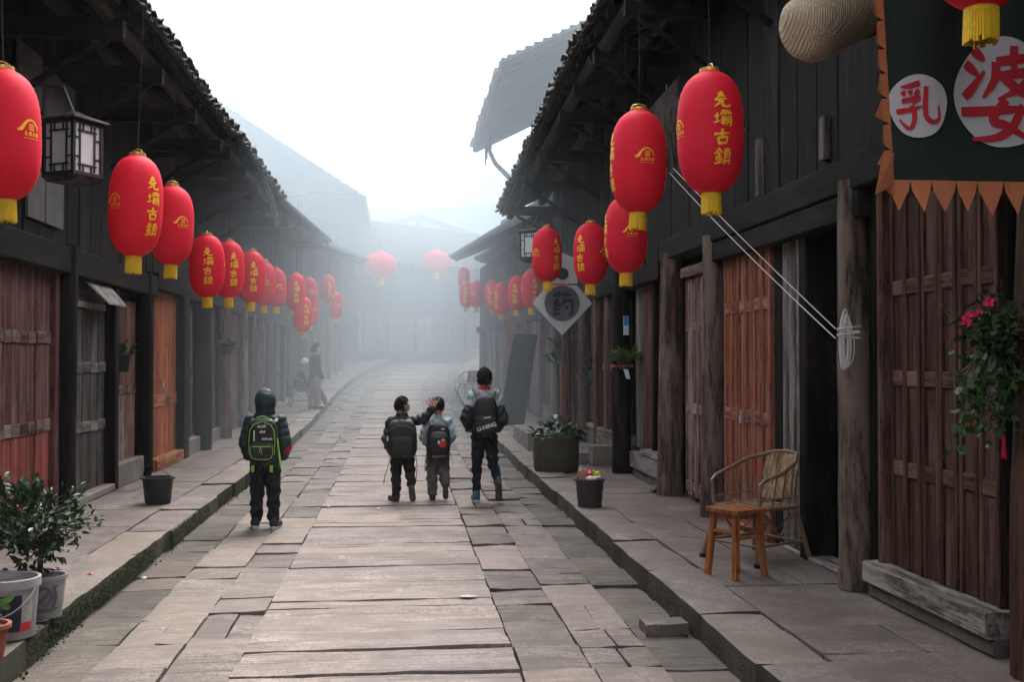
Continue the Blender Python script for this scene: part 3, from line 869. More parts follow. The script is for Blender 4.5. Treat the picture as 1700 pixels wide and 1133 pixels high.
for k in range(45):
    s = 23.8 + k * .21
    ej = rnd.uniform(-.07, .07)
    for i in range(23):
        o1 = 1.62 - i * .2 + (ej if i == 0 else 0); o0 = 1.62 - i * .2 - .2
        tl.add([UF(s - .09, o1, uz(o1) - .02), UF(s + ej, o1, uz(o1) + .15), UF(s + .09, o1, uz(o1) - .02), UF(s - .07, o0, uz(o0) + .02), UF(s, o0, uz(o0) + .08), UF(s + .07, o0, uz(o0) + .02)], [(0, 1, 4, 3), (1, 2, 5, 4), (0, 2, 1)])
part('roof_tiles', tl, M['tilefar'], ur, kind='stuff')
for k in range(19):
    s = 23.9 + k * .5
    mb = MB().add([UF(s + a, o, uz(o) - b) for o in (1.5, -.3) for a in (-.04, .04) for b in (.162, .26)], [(0, 1, 3, 2), (4, 6, 7, 5), (0, 2, 6, 4), (1, 5, 7, 3), (0, 4, 5, 1), (2, 3, 7, 6)])
    part('rafter', mb, M['w_raft'], ur)
for k in range(5):
    s = 32.6 - k * .5
    part('hanging_pole', MB().tube([UF(s, 1.2, 8.1), UF(s + .05, 1.2, 7.5 + .1 * (k % 3))], .025, 6), M['w_dark'], RC.o)
part('curved_bracket', MB().tube([UF(32.8, -.2, 6.9), UF(32.8, .4, 7.1), UF(32.8, .9, 7.6), UF(32.8, 1.1, 8.05)], [.09, .08, .07, .06], 8), M['w_greylt'], RC.o, smooth=True)
for s in (26, 28.5, 31):
    w = part('window', MB().box(s, s + 1.2, -.3, -.22, 5.6, 7.0, UF), M['w_dark'], RC.o)
    for k in range(4):
        part('muntin', MB().box(s + .1 + k * .3, s + .14 + k * .3, -.22, -.19, 5.65, 6.95, UF), M['w_raft'], w)

# ---- far houses in the smoke beyond the bend
def gable_house(label, side, x_e, y0, y1, z_e, run, rise, wall_in, zf, floors=2):
    """a house turning its gable to the street we look up"""
    o = thing('gabled_house', label, 'house', (x_e - side * 0, y0, zf))
    sg = -1 if side < 0 else 1
    def P(u, y, z): return Vector((x_e + sg * u, y, z))
    mb = MB()
    half = run
    for s in (0,):
        prof = [(-0.0, z_e), (half, z_e + rise), (2 * half, z_e)]
        V = []
        for y in (y0 - .5, y1 + .5):
            V += [P(u, y, z) for u, z in prof] + [P(u, y, z - .22) for u, z in prof]
        mb.add(V, [(0, 1, 7, 6), (1, 2, 8, 7), (3, 9, 10, 4), (4, 10, 11, 5), (0, 3, 4, 1), (1, 4, 5, 2), (6, 7, 10, 9), (7, 8, 11, 10), (0, 6, 9, 3), (2, 5, 11, 8)])
    rf = part('roof', mb, M['w_dark'], o)
    tl = MB()
    n = int(run / .32)
    for k in range(n):
        u0, u1 = k * run / n, (k + 1) * run / n
        z0, z1 = z_e + rise * k / n, z_e + rise * (k + 1) / n
        tl.add([P(u0 - .03, y0 - .52, z0 + .02), P(u0 - .03, y1 + .5, z0 + .02), P(u0 - .03, y1 + .5, z0 + .09), P(u0 - .03, y0 - .52, z0 + .09), P(u1, y1 + .5, z1 + .03), P(u1, y0 - .52, z1 + .03)], [(0, 3, 2, 1), (3, 5, 4, 2), (0, 5, 3)])
    part('roof_tiles', tl, M['tilefar'], rf, kind='stuff')
    k = wall_in
    mb = MB()
    V = []
    for y in (y0, y1):
        V += [P(k, y, zf - .5), P(k, y, z_e + rise * k / run - .23), P(half, y, z_e + rise - .23), P(2 * half - k, y, z_e + rise * k / run - .23), P(2 * half - k, y, zf - .5)]
    mb.add(V, [(4, 3, 2, 1, 0), (5, 6, 7, 8, 9)] + [(i, (i + 1) % 5, 5 + (i + 1) % 5, 5 + i) for i in range(5)])
    part('wall', mb, M['plaster'], o)
    for f in range(floors):
        z = zf + 2.6 * (f + 1) + .1
        part('floor_beam', MB().box(*sorted((x_e + sg * (k - .1), x_e + sg * (2 * half - k))), y0 - .09, y0 - .002, z, z + .22), M['w_dark'], o)
    u = k
    while u < 2 * half - k + .1:
        zt_ = z_e + rise * (1 - abs(u - half) / half) - .3
        part('post', MB().box(x_e + sg * u - .1, x_e + sg * u + .1, y0 - .12, y0 - .004, zf - .4, zt_), M['w_dark'], o)
        u += (2 * half - 2 * k) / max(3, round((2 * half - 2 * k) / 2.2)) - 1e-6
    for f in range(floors):
        for q in range(3):
            xx = x_e + sg * (k + 1.1 + q * 2.2)
            w = part('window', MB().box(xx - .5, xx + .5, y0 - .03, y0 + .02, zf + 2.6 * f + 1.0, zf + 2.6 * f + 2.2), M['w_dark'], o)
            part('window_bar', MB().box(xx - .03, xx + .03, y0 - .05, y0 - .032, zf + 2.6 * f + 1.02, zf + 2.6 * f + 2.18), M['w_greylt'], w)
    return o
fx, fz = at_y(608, 338, 45.0)
gh = gable_house('pale two storey house with a long sloping roof rising above the left eaves', -1, fx, 44.0, 55, fz, 7.6, 4.9, 3.3, zg(46) + .1)
gbp = [(fx - .75, fz + .22), (fx - 7.6, fz + 4.6), (fx - 14.4, fz + .22)]
part('gable_boarding', MB().prism(gbp, 43.6, 43.7, lambda a, b, e: (a, e, b)), M['w_dark'], gh)
part('soffit', MB().box(fx - 3.4, fx - .3, 43.6, 55.3, fz + .02, fz + .12), M['w_dark'], gh)
LDh = House('low timber house farther up on the left, past the third one, lost in smoke', -1, (-3.0, 33.4), (-2.2, 43.4), 33.4, zg(36) + .1, 4.9, 5.5, 1.1, raft=.8)
fill(LDh, 33.5, 43.3, zg(37) + .05, 3.0, 5.4, 31, mL, bayw=1.8)
LEh = House('low house in smoke with its front turned to the bend in the street', -1, (-1.9, 45.5), (6.5, 58), 45.5, zg(50) + .1, 5.6, 6.3, 1.1, raft=.9)
fill(LEh, 45.6, 60.4, zg(52) + .05, 3.6, 6.2, 41, mL, bayw=2.2)
RDh = House('smoke veiled house on the right around the bend, beyond the narrowing', 1, (3.6, 39.0), (9.2, 51), 39.0, zg(45) + .1, 5.3, 6.0, 1.0, raft=.9)
fill(RDh, 39.1, 52.1, zg(46) + .05, 3.4, 5.9, 43, mL, bayw=2.2)
gable_house('big grey roofed house closing the view behind the round lanterns', 1, -7.0, 63, 74, 7.4, 8.0, 2.6, 1.2, zg(62))
gable_house('faint house with a broad roof behind the bend on the left', -1, -5.0, 70, 82, 9.5, 8.0, 4.0, 1.2, zg(62))
# a temple roof with upturned ridge, faint in the distance
tp = thing('temple', 'faint hall with upswept roof and pointed ridge ornament far off in the white smoke', 'temple', (-3, 74, zg(62)))
X0, Y0 = -3.6, 74
mb = MB().box(X0 - 8, X0 + 11, Y0, Y0 + 10, 0, 12)
part('wall', mb, M['plaster'], tp)
mb = MB()
N = 16
V = []
for i in range(N + 1):
    f = i / N * 2 - 1
    x = X0 + 1.5 + f * 12.5
    lift = 1.6 * abs(f) ** 2.5
    V += [(x, Y0 - 2, 11.6 + lift * .7), (X0 + 1.5 + f * 9, Y0 + 4, 14.2 + lift), (x, Y0 + 12, 11.6 + lift * .7), (x, Y0 - 2, 11.2 + lift * .7)]
mb.add(V, [q for i in range(N) for q in ((4 * i, 4 * i + 1, 4 * i + 5, 4 * i + 4), (4 * i + 1, 4 * i + 2, 4 * i + 6, 4 * i + 5), (4 * i + 3, 4 * i, 4 * i + 4, 4 * i + 7))])
part('roof', mb, M['tilefar'], tp)
fxx, fzz = at_y(629, 205, 78)
mb = MB().tube([(fxx - .3, Y0 + 4, 13), (fxx, Y0 + 4, 15.2), (fxx - .1, Y0 + 4, fzz - .9), (fxx - .3, Y0 + 4, fzz)], [1.8, .9, .35, .06], 6)
part('ridge_ornament', mb, M['tilefar'], tp)

# ------------------------------------------------------------------ brush lettering: strokes as ribbons of changing width
GLYPH = {
 'yao': [[(.3,.84),(.46,.86),(.64,.9)],[(.52,1.02),(.45,.8),(.25,.58)],[(.3,.7),(.6,.75),(.7,.6)],[(.12,.46),(.45,.5),(.84,.54)],[(.42,.5),(.36,.25),(.1,.03)],[(.56,.5),(.55,.16),(.7,.05),(.95,.08),(.97,.22)]],
 'ba': [[(.03,.6),(.18,.62),(.32,.65)],[(.18,.82),(.17,.5),(.16,.25)],[(.0,.2),(.18,.25),(.34,.33)],[(.42,.95),(.7,.96),(.96,.99)],[(.42,.84),(.38,.66)],[(.42,.83),(.96,.85),(.93,.7)],[(.68,.97),(.68,.64)],[(.5,.76),(.57,.72)],[(.8,.77),(.87,.73)],[(.42,.54),(.66,.57)],[(.54,.62),(.54,.3),(.53,.02)],[(.44,.42),(.65,.44),(.63,.3)],[(.44,.42),(.45,.28),(.63,.3)],[(.38,.16),(.68,.2)],[(.76,.56),(.75,.25),(.67,.02)],[(.76,.56),(.95,.58),(.95,.06),(.87,.09)],[(.77,.41),(.93,.42)],[(.77,.26),(.93,.27)]],
 'gu': [[(.06,.66),(.4,.69),(.94,.76)],[(.52,1.0),(.5,.75),(.46,.46)],[(.26,.45),(.3,.22),(.3,.02)],[(.26,.45),(.5,.46),(.78,.49),(.7,.05)],[(.3,.09),(.7,.12)]],
 'zhen': [[(.28,1.0),(.18,.8),(.0,.6)],[(.28,.95),(.36,.82),(.5,.7)],[(.14,.65),(.4,.68)],[(.06,.44),(.44,.48)],[(.27,.66),(.27,.4),(.26,.1)],[(.1,.36),(.17,.22)],[(.44,.38),(.36,.22)],[(.0,.06),(.26,.1),(.5,.17)],[(.55,.87),(.95,.92)],[(.76,1.02),(.74,.78)],[(.6,.76),(.6,.26)],[(.6,.76),(.9,.78),(.9,.26)],[(.6,.61),(.9,.62)],[(.6,.44),(.9,.45)],[(.5,.22),(1.02,.27)],[(.68,.2),(.54,.0)],[(.82,.2),(.98,.02)]],
 'ru': [[(.52,.98),(.34,.92),(.1,.88)],[(.14,.8),(.2,.7)],[(.3,.82),(.33,.71)],[(.5,.82),(.4,.7)],[(.12,.58),(.3,.62),(.5,.66),(.36,.5)],[(.34,.5),(.4,.34),(.38,.12),(.27,.02),(.06,.2)],[(.0,.36),(.26,.4),(.58,.48)],[(.66,.9),(.64,.5),(.67,.26),(.82,.16),(.96,.24),(.94,.5)]],
 'po': [[(.12,.98),(.26,.86)],[(.02,.82),(.18,.7)],[(.0,.44),(.1,.54),(.26,.74)],[(.4,.84),(.66,.87),(.94,.9),(.88,.76)],[(.4,.84),(.38,.64),(.24,.44)],[(.62,1.02),(.62,.85),(.62,.68)],[(.42,.68),(.84,.72),(.68,.54),(.42,.42)],[(.5,.66),(.7,.52),(.98,.42)],[(.52,.42),(.36,.2),(.56,.12),(.86,-.04)],[(.74,.36),(.6,.12),(.4,.0),(.1,-.02)],[(-.04,.28),(.4,.3),(1.04,.34)]],
 'yao_herb': [[(.12,.84),(.5,.86),(.88,.87)],[(.36,.97),(.35,.74)],[(.64,.97),(.64,.74)],[(.34,.7),(.18,.53),(.38,.5),(.14,.28),(.44,.3)],[(.36,.5),(.44,.42)],[(.1,.08),(.26,.12),(.46,.14)],[(.64,.7),(.56,.56),(.48,.48)],[(.58,.6),(.9,.62),(.88,.12),(.74,.1)],[(.64,.42),(.74,.32)]],
 'emblem': [[(-.02,.36),(.14,.42),(.28,.66),(.48,.86),(.72,.84),(.92,.62),(.98,.44)]],
}
def catmull(pts, n=5):
    p = [Vector((a, b, 0)) for a, b in pts]
    if len(p) == 2: return [p[0].lerp(p[1], i / n) for i in range(n + 1)]
    q = [p[0] * 2 - p[1]] + p + [p[-1] * 2 - p[-2]]
    out = []
    for i in range(1, len(q) - 2):
        for k in range(n):
            t = k / n
            a, b, c, d = q[i - 1], q[i], q[i + 1], q[i + 2]
            out.append(.5 * ((2 * b) + (c - a) * t + (2 * a - 5 * b + 4 * c - d) * t * t + (3 * b - a - 3 * c + d) * t ** 3))
    return out + [p[-1]]
def brush(mb, glyph, F, w=.055, seed=0, mi=0, prof=None, n=4, wob=.15):
    r = random.Random(seed)
    for st in GLYPH[glyph]:
        c = catmull(st, n)
        k = len(c)
        V = []
        for i, p in enumerate(c):
            t = c[min(i + 1, k - 1)] - c[max(i - 1, 0)]
            t = t.normalized() if t.length > 0 else Vector((1, 0, 0))
            nrm = Vector((-t.y, t.x, 0))
            f = i / (k - 1)
            ww = w * (prof(f) if prof else (1.15 - .75 * f + .35 * math.sin(3.1 * f)) * r.uniform(1 - wob, 1 + wob))
            V += [F(*(p + nrm * ww)[:2]), F(*(p - nrm * ww)[:2])]
        mb.add(V, [(2 * i, 2 * i + 1, 2 * i + 3, 2 * i + 2) for i in range(k - 1)], mi)

# ------------------------------------------------------------------ red lanterns
def lantern_mat():
    m, n, l, b = newmat('red_lantern_cloth')
    v, rand = obvec(n, l, (1, 1, 1))
    w = noise(n, l, v, 9, 3, .5)
    c = mix(n, l, w, (.72, .010, .035), (.88, .02, .06))
    l.new(c, b.inputs['Base Color']); b.inputs['Roughness'].default_value = .62
    b.inputs['Specular IOR Level'].default_value = .25
    tr = n.new('ShaderNodeBsdfTranslucent'); tr.inputs[0].default_value = (.9, .018, .05, 1)
    ms = n.new('ShaderNodeMixShader'); ms.inputs[0].default_value = .3
    l.new(b.outputs[0], ms.inputs[1]); l.new(tr.outputs[0], ms.inputs[2])
    l.new(ms.outputs[0], n['Material Output'].inputs['Surface'])
    fine = noise(n, l, v, 300, 2, .5)
    bump(n, l, fine, b, .15, .002)
    return m
M['lantern'] = lantern_mat()
M['gold'] = plain('gold_print', (.95, .52, .015), .5, nz=.1, bmp=0)
M['brass'] = plain('brass_ring', (.75, .5, .12), .35, metal=.6)
M['fringe'] = plain('yellow_fringe', (.80, .50, .02), .7, nz=.2, scale=60)
M['cord'] = plain('dark_red_cord', (.035, .014, .012), .8, bmp=0)
RL, HL = .21, .388
def lprof(z): return max(.07, RL * (1 - abs(z / HL) ** 2.9) ** (1 / 2.5)) if abs(z) < HL else .07
mb = MB()
prof = [(.068, -HL)]
nr = 40
for i in range(nr + 1):
    z = -HL + .004 + (2 * HL - .008) * i / nr
    prof.append((lprof(z) * (1 + (.007 if i % 2 else -.006)), z))
prof.append((.068, HL))
mb.lathe(prof, 36, cap=True)
lan0 = thing('red_lantern', 'x', 'lantern', (0, 0, 0), 'red lanterns hung along the eaves')
part('body', mb, M['lantern'], lan0, smooth=True, angle=60)
mb = MB().lathe([(.062, HL - .006), (.064, HL + .002), (.064, HL + .022), (.056, HL + .025), (.056, HL + .008)], 20)
mb.tube([(-.06, 0, HL + .02), (-.045, 0, HL + .045), (0, 0, HL + .055), (.045, 0, HL + .045), (.06, 0, HL + .02)], .004, 5)
part('cap', mb, M['brass'], lan0, smooth=True)
mb = MB()
for j in range(34):
    a = 2 * math.pi * j / 34
    ln = rnd.uniform(.118, .14)
    p = Vector((.058 * math.cos(a), .058 * math.sin(a), -HL + .01))
    q = Vector(((.06 + rnd.uniform(-.004, .004)) * math.cos(a + rnd.uniform(-.04, .04)), .06 * math.sin(a), -HL - ln))
    mb.tube([p, q], .0062, 4)
mb.lathe([(.062, -HL + .012), (.064, -HL - .02), (.058, -HL - .024)], 16)
part('tassel', mb, M['fringe'], lan0)
def onlan(az, cz, sx, sz):
    def F(u, v):
        z = cz + (v - .5) * sz
        a = az + (u - .5) * sx / RL
        r = lprof(z) + .0035
        return (r * math.cos(a), r * math.sin(a), z)
    return F
for k in range(4):
    az = math.pi / 2 * k
    mb = MB()
    if k % 2 == 0:
        for q, gl in enumerate(('yao', 'ba', 'gu', 'zhen')):
            brush(mb, gl, onlan(az + .03 * (q % 2), .165 - q * .118, .115, .1), .066 if gl in ('yao', 'gu') else .048, q)
        part('lettering', mb, M['gold'], lan0)
    else:
        F = onlan(az, .02, .145, .125)
        brush(mb, 'emblem', F, .075, prof=lambda f: 1.5 - 1.25 * f ** .6 if f > .12 else .8)
        for u0, u1, v0, v1 in ((.5, .74, .66, .7), (.5, .74, .4, .44), (.5, .54, .4, .7), (.7, .74, .4, .7), (.57, .67, .46, .5), (.57, .67, .54, .58), (.57, .67, .61, .64)):
            mb.add([F(u0, v0), F(u1, v0), F(u1, v1), F(u0, v1)], [(0, 1, 2, 3)])
        for q, gl in enumerate(('yao', 'ba', 'gu', 'zhen')):
            G = (lambda u, v, q=q: F(.26 + q * .19 + u * .15, .12 + v * .2))
            brush(mb, gl, G, .06, q)
        for q in range(14):
            u = .24 + q * .055
            mb.add([F(u, .0), F(u + .04, .0), F(u + .04, .03), F(u, .03)], [(0, 1, 2, 3)])
        part('emblem', mb, M['gold'], lan0)
note_kids(lan0)
LAN = [  # x, y, z of the body's middle, where the front lettering sits (deg right of facing, even = text, odd = emblem), label
 (-2.35, 6.71, 2.94, 'e', 40, 'large red lantern cut by the left edge of the photo, gold emblem showing'),
 (-2.09, 8.83, 2.82, 't', 38, 'biggest fully visible lantern on the left, just right of the white lattice lamp'),
 (-2.27, 11.07, 2.94, 'e', 25, 'left row lantern tucked half behind the biggest one, emblem in front'),
 (-2.4, 13.8, 2.77, 't', 2, 'left row lantern lettered full front, above the orange door'),
 (-2.38, 15.42, 2.86, 't', 18, 'left row lantern half covered by the one lettered full front'),
 (-2.3, 17.11, 2.89, 't', 8, 'left row lantern above the hooded child, third of its overlapping trio'),
 (-2.43, 19.72, 2.96, 'e', 10, 'left row lantern mostly hidden behind the trio above the hooded child'),
 (-2.47, 21.95, 3.04, 'e', 20, 'smaller left lantern with emblem, right end of the overlapping five'),
 (-2.21, 23.23, 3.04, 't', 5, 'left lantern in thin haze, upper one above a hanging pair'),
 (-2.27, 27.35, 3.26, 'e', 20, 'slim hazy lantern squeezed behind the upper one of the pair'),
 (-2.08, 23.3, 2.57, 't', 25, 'left lantern hung low beneath a higher one, in thin haze'),
 (-2.3, 28.2, 2.88, 'e', 30, 'small low lantern at the right of the low hanging one, left side'),
 (-2.09, 31.85, 3.66, 't', 10, 'faded smoky lantern hung highest at the far left end'),
 (-1.87, 31.7, 3.17, 'e', 30, 'last smoky lantern of the left row, lowest at the far end'),
 (2.24, 3.96, 3.36, 't', 180, 'red lantern at the top right corner, only its bottom and fringe in view'),
 (1.95, 6.68, 3.04, 't', 20, 'largest whole lantern on the right, lettered and with an emblem at its left edge'),
 (1.81, 8.14, 3.12, 'e', 14, 'right lantern with emblem in front, just left of the largest'),
 (2.2, 10.46, 2.83, 'e', 12, 'right lantern hung below and partly behind the emblem one'),
 (2.31, 13.07, 2.9, 't', -38, 'right lantern above the right corner of the diamond sign'),
 (2.03, 14.97, 3.07, 'e', -50, 'right lantern in front of the lattice lamp, above the diamond sign'),
 (2.66, 22.06, 3.05, 't', 20, 'hazy right lantern half behind the left corner of the diamond sign'),
 (2.6, 24.23, 3.1, 't', -15, 'hazy right lantern just left of the one behind the sign'),
 (2.49, 26.86, 3.12, 't', -40, 'small hazy lantern above the leaning dark board, in front of another'),
 (2.44, 28.95, 3.34, 't', -20, 'small smoky lantern half hidden behind its neighbour above the orange post'),
 (2.19, 31.41, 3.51, 'e', -25, 'smoky right lantern with a pale ribbon beneath it'),
 (1.98, 32.81, 3.57, 't', -10, 'smoky lantern leftmost of the low right row'),
 (2.22, 38.2, 4.5, 't', 0, 'faintest lantern of the right row, hung above the others at its far end'),
 (2.75, 18.4, 2.72, 't', 30, 'red lantern showing only as a sliver behind the diamond sign'),
]
for i, (x, y, z, kind, deg, lab) in enumerate(LAN):
    o = lan0 if i == 0 else dup(lan0)
    azc = math.atan2(-y, -x)
    rot = azc + R(deg) - (0 if kind == 't' else math.pi / 2)
    o.location, o.rotation_euler = (x, y, z), (R(rnd.uniform(-1.5, 1.5)), R(rnd.uniform(-1.5, 1.5)), rot)
    sc_l = rnd.uniform(.97, 1.03); o.scale = (sc_l, sc_l, rnd.uniform(.97, 1.03))
    o['label'] = lab
    WLOC[o.name] = Vector((x, y, z))
    top = zg(y) * .9 + 4.9 + .0 * x - z
    cd = MB().tube([(0, 0, HL + .03), (.003, 0, top * .6), (0, 0, max(HL + .2, top))], .003, 5)
    c = link('cord', cd.mesh('cord', [M['cord']]), o)
# round festival lanterns strung over the far street
M['lantern_far'] = M['lantern']
for i, (px, py, w, Y, lab) in enumerate(((631, 440, 54, 42, 'round pumpkin shaped lantern hanging mid street in the smoke'), (724, 434, 46, 47, 'fainter round lantern hanging near the right eaves in thick smoke'))):
    x, z = at_y(px, py, Y)
    r = w / 2 / FOC * Y
    o = thing('round_lantern', lab, 'lantern', (x, Y, z), 'round lanterns over the far street')
    mb = MB()
    n, mm = 48, 14
    V = []
    for a in range(mm + 1):
        th = math.pi * a / mm
        for j in range(n):
            an = 2 * math.pi * j / n
            rr = r * max(.16, math.sin(th)) * (1 + .025 * abs(math.sin(an * 8)))
            V.append((x + rr * math.cos(an), Y + rr * math.sin(an), z + r * .8 * math.cos(th)))
    mb.add(V, [(a * n + j, a * n + (j + 1) % n, (a + 1) * n + (j + 1) % n, (a + 1) * n + j) for a in range(mm) for j in range(n)])
    part('body', mb, M['lantern'], o, smooth=True, angle=50)
    mb = MB().lathe([(r * .2, z - r * .8 + .02), (r * .2, z - r * 1.25)], 14, (x, Y, 0))
    part('tassel', mb, M['fringe'], o)
    mb = MB().lathe([(r * .2, z + r * .78), (r * .2, z + r * .9)], 14, (x, Y, 0), cap=True)
    part('cap', mb, M['brass'], o)
    part('cord', MB().tube([(x, Y, z + r * .85), (x, Y, 6.2)], .012, 5), M['cord'], o)
    solo('cable', lab.split(' ')[0] == 'round' and 'thin cable slung across the street holding the nearer round lantern' or 'thin cable slung across the street holding the fainter round lantern', 'cable',
         MB().tube([(-2.2 + cx(Y), Y, 6.5), (x, Y, 6.2), (2.6 + cx(Y), Y, 6.5)], .005, 5), M['cord'], (x, Y, 6.2))

# ------------------------------------------------------------------ lattice wall lamps
M['lamp_paper'] = plain('white_lamp_paper', (.66, .65, .67), .6, nz=.05, scale=8, bmp=0)
M['iron'] = plain('black_iron', (.02, .02, .022), .5)
def lamp(loc, rot, label, arm):
    o = thing('wall_lamp', label, 'lamp', loc, 'lattice wall lamps')
    S, H = .15, .2
    def Fr(k):
        a = math.pi / 2 * k + rot
        t, nn = Vector((math.cos(a), math.sin(a), 0)), Vector((math.sin(a), -math.cos(a), 0))
        return lambda u, o_, z: Vector(loc) + t * u + nn * (S + o_) + Vector((0, 0, z))
    fr = MB()
    for k in range(4):
        F = Fr(k)
        pn = part('panel', MB().box(-S + .012, S - .012, -.016, -.008, -H, H, F), M['lamp_paper'], o)
        lt = MB()
        t = .007
        for u0, u1, z0, z1 in ((-.1, .1, .128, .142), (-.1, .1, -.142, -.128), (-.086, -.072, -.185, .185), (.072, .086, -.185, .185),
                               (-.135, -.08, .07, .082), (.08, .135, .07, .082), (-.135, -.08, -.082, -.07), (.08, .135, -.082, -.07),
                               (-.05, -.038, .13, .19), (.038, .05, .13, .19), (-.05, -.038, -.19, -.13), (.038, .05, -.19, -.13)):
            lt.box(u0, u1, -.006, .004, z0, z1, F)
        part('lattice', lt, M['iron'], pn)
        fr.box(-S - .012, -S + .014, -.014, .012, -H - .02, H + .02, F)
        fr.box(-S + .014, S - .014, -.012, .010, H - .008, H + .02, F)
        fr.box(-S + .014, S - .014, -.012, .010, -H - .02, -H + .008, F)
    part('frame', fr, M['iron'], o)
    cp = MB()
    V = []
    for s, z in ((.2, H + .022), (.19, H + .04), (.07, H + .085), (.03, H + .11)):
        for k in range(4):
            a = math.pi / 4 + math.pi / 2 * k + rot
            V.append(Vector(loc) + Vector((s * 1.414 * math.cos(a), s * 1.414 * math.sin(a), z)))
    cp.add(V, [(0, 3, 2, 1)] + [(4 * i + k, 4 * i + (k + 1) % 4, 4 * i + 4 + (k + 1) % 4, 4 * i + 4 + k) for i in range(3) for k in range(4)] + [(12, 13, 14, 15)])
    part('lamp_roof', cp, M['w_grey'], o)
    part('base', MB().add([Vector(loc) + Vector((s * 1.414 * math.cos(math.pi / 4 + math.pi / 2 * k + rot), s * 1.414 * math.sin(math.pi / 4 + math.pi / 2 * k + rot), z)) for s, z in ((.17, -H - .022), (.13, -H - .07)) for k in range(4)],
         [(0, 1, 2, 3), (7, 6, 5, 4)] + [(k, 4 + k, 4 + (k + 1) % 4, (k + 1) % 4) for k in range(4)]), M['w_grey'], o)
    part('arm', MB().tube([Vector(loc) + Vector((0, 0, H + .1)), Vector(loc) + Vector((arm * .12, 0, H + .3)), Vector(loc) + Vector((arm * .6, 0, H + .34)), Vector(loc) + Vector((arm, 0, H + .22))], .016, 8), M['iron'], o, smooth=True)
    return o
x, z = at_y(121, 249, 9.0)
lamp((x, 9.0, z), R(62), 'square lamp with white panels behind black lattice on the left wall', XL - x)
x, z = at_y(884, 408, 17.6)
lamp((x, 17.6, z), R(-30), 'lattice wall lamp on the right, partly hidden behind a red lantern', XR - x)

# ------------------------------------------------------------------ pharmacy sign of two hanging boards
M['signgrey'] = plain('pale_grey_sign_paint', (.56, .6, .6), .7, nz=.12, scale=6)
M['signdark'] = plain('dark_grey_sign_paint', (.13, .13, .15), .7, nz=.2, scale=8)
M['signink'] = plain('black_sign_ink', (.02, .02, .025), .7, bmp=0)
YS = 15.7
def pxs(px, py): x, z = at_y(px, py, YS); return x, z
cxs, czs = pxs(933, 505)
sg = thing('shop_sign', 'pale grey diamond board with a dark disc and a black herb shop character', 'sign', (cxs, YS, czs))
FXZ = lambda a, b, e: (a, YS + e, b)
mb = MB().prism([pxs(933, 557), pxs(983, 504), pxs(957, 474), pxs(909, 474), pxs(884, 504)], -.018, .018, FXZ)
part('board', mb, M['signgrey'], sg)
up_ = MB().prism([pxs(907, 471), pxs(959, 471), pxs(952, 428), pxs(933, 420), pxs(914, 428)], -.018, .018, FXZ)
part('upper_board', up_, M['signgrey'], sg)
def disc(cx_, cz_, rx, rz, y0, y1, n=28, wob=0.0, seed=3):
    r = random.Random(seed)
    return MB().prism([(cx_ + rx * math.cos(2 * math.pi * k / n) * (1 + r.uniform(-wob, wob)), cz_ + rz * math.sin(2 * math.pi * k / n) * (1 + r.uniform(-wob, wob))) for k in range(n)], y0, y1, FXZ)
r_ = 30 / FOC * YS
c_, d_ = pxs(933, 504)
part('disc', disc(c_, d_, r_, r_, -.026, -.018), M['signdark'], sg)
mb = MB()
brush(mb, 'yao_herb', lambda u, v: (c_ + (u - .5) * r_ * 1.35, YS - .029, d_ + (v - .53) * r_ * 1.45), .06, 4)
part('character', mb, M['signink'], sg)
c2, d2 = pxs(934, 455)
part('disc', disc(c2, d2, 10 / FOC * YS, 10 / FOC * YS, -.026, -.018), M['signink'], sg)
part('hanger', MB().tube([(c_, YS, pxs(933, 422)[1]), (c_, YS, 4.3)], .008, 5).tube([(c_ - .1, YS, pxs(933, 470)[1]), (c_ - .1, YS, d_ + .2)], .006, 5).tube([(c_ + .1, YS, pxs(933, 470)[1]), (c_ + .1, YS, d_ + .2)], .006, 5), M['iron'], sg)

# ------------------------------------------------------------------ banner
M['ban_green'] = cloth('dark_green_banner_cloth', (.022, .034, .028), wr=.3)
M['ban_orange'] = cloth('orange_banner_trim', (.56, .19, .085), wr=.4)
M['ban_white'] = cloth('white_cloth_disc', (.6, .59, .61), wr=.2, nz=.06)
M['ban_red'] = plain('red_brush_paint', (.58, .02, .035), .7, nz=.12, scale=12, bmp=0)
YB = 4.6
def pb(px, py): return at_y(px, py, YB)
xb0, zb0 = pb(1474, 303)
xb1 = XR - .03
zb1 = 4.3
def by(x, z): return YB + .022 * math.sin((x - xb0) * 17 + 1.2) * (.6 + .4 * math.sin(z * 2))
ban = thing('banner', 'dark green cloth banner with jagged orange trim and red characters on white discs', 'banner', (xb0, YB, zb1))
mb = MB()
nx_, nz_ = 60, 20
def left_edge(z): return xb0 - .055 * (z - zb0)
V = [(left_edge(zb0 + (zb1 - zb0) * j / nz_) + (xb1 - left_edge(zb0 + (zb1 - zb0) * j / nz_)) * i / nx_, 0, zb0 + (zb1 - zb0) * j / nz_ + (0.012 * i / nx_ if j == 0 else 0)) for j in range(nz_ + 1) for i in range(nx_ + 1)]
V = [(x, by(x, z), z) for x, _, z in V]
mb.add(V, [(j * (nx_ + 1) + i, j * (nx_ + 1) + i + 1, (j + 1) * (nx_ + 1) + i + 1, (j + 1) * (nx_ + 1) + i) for j in range(nz_) for i in range(nx_)])
part('cloth', mb, M['ban_green'], ban, smooth=True)
bt = MB()
xs_ = xb0
k = 0
r = random.Random(4)
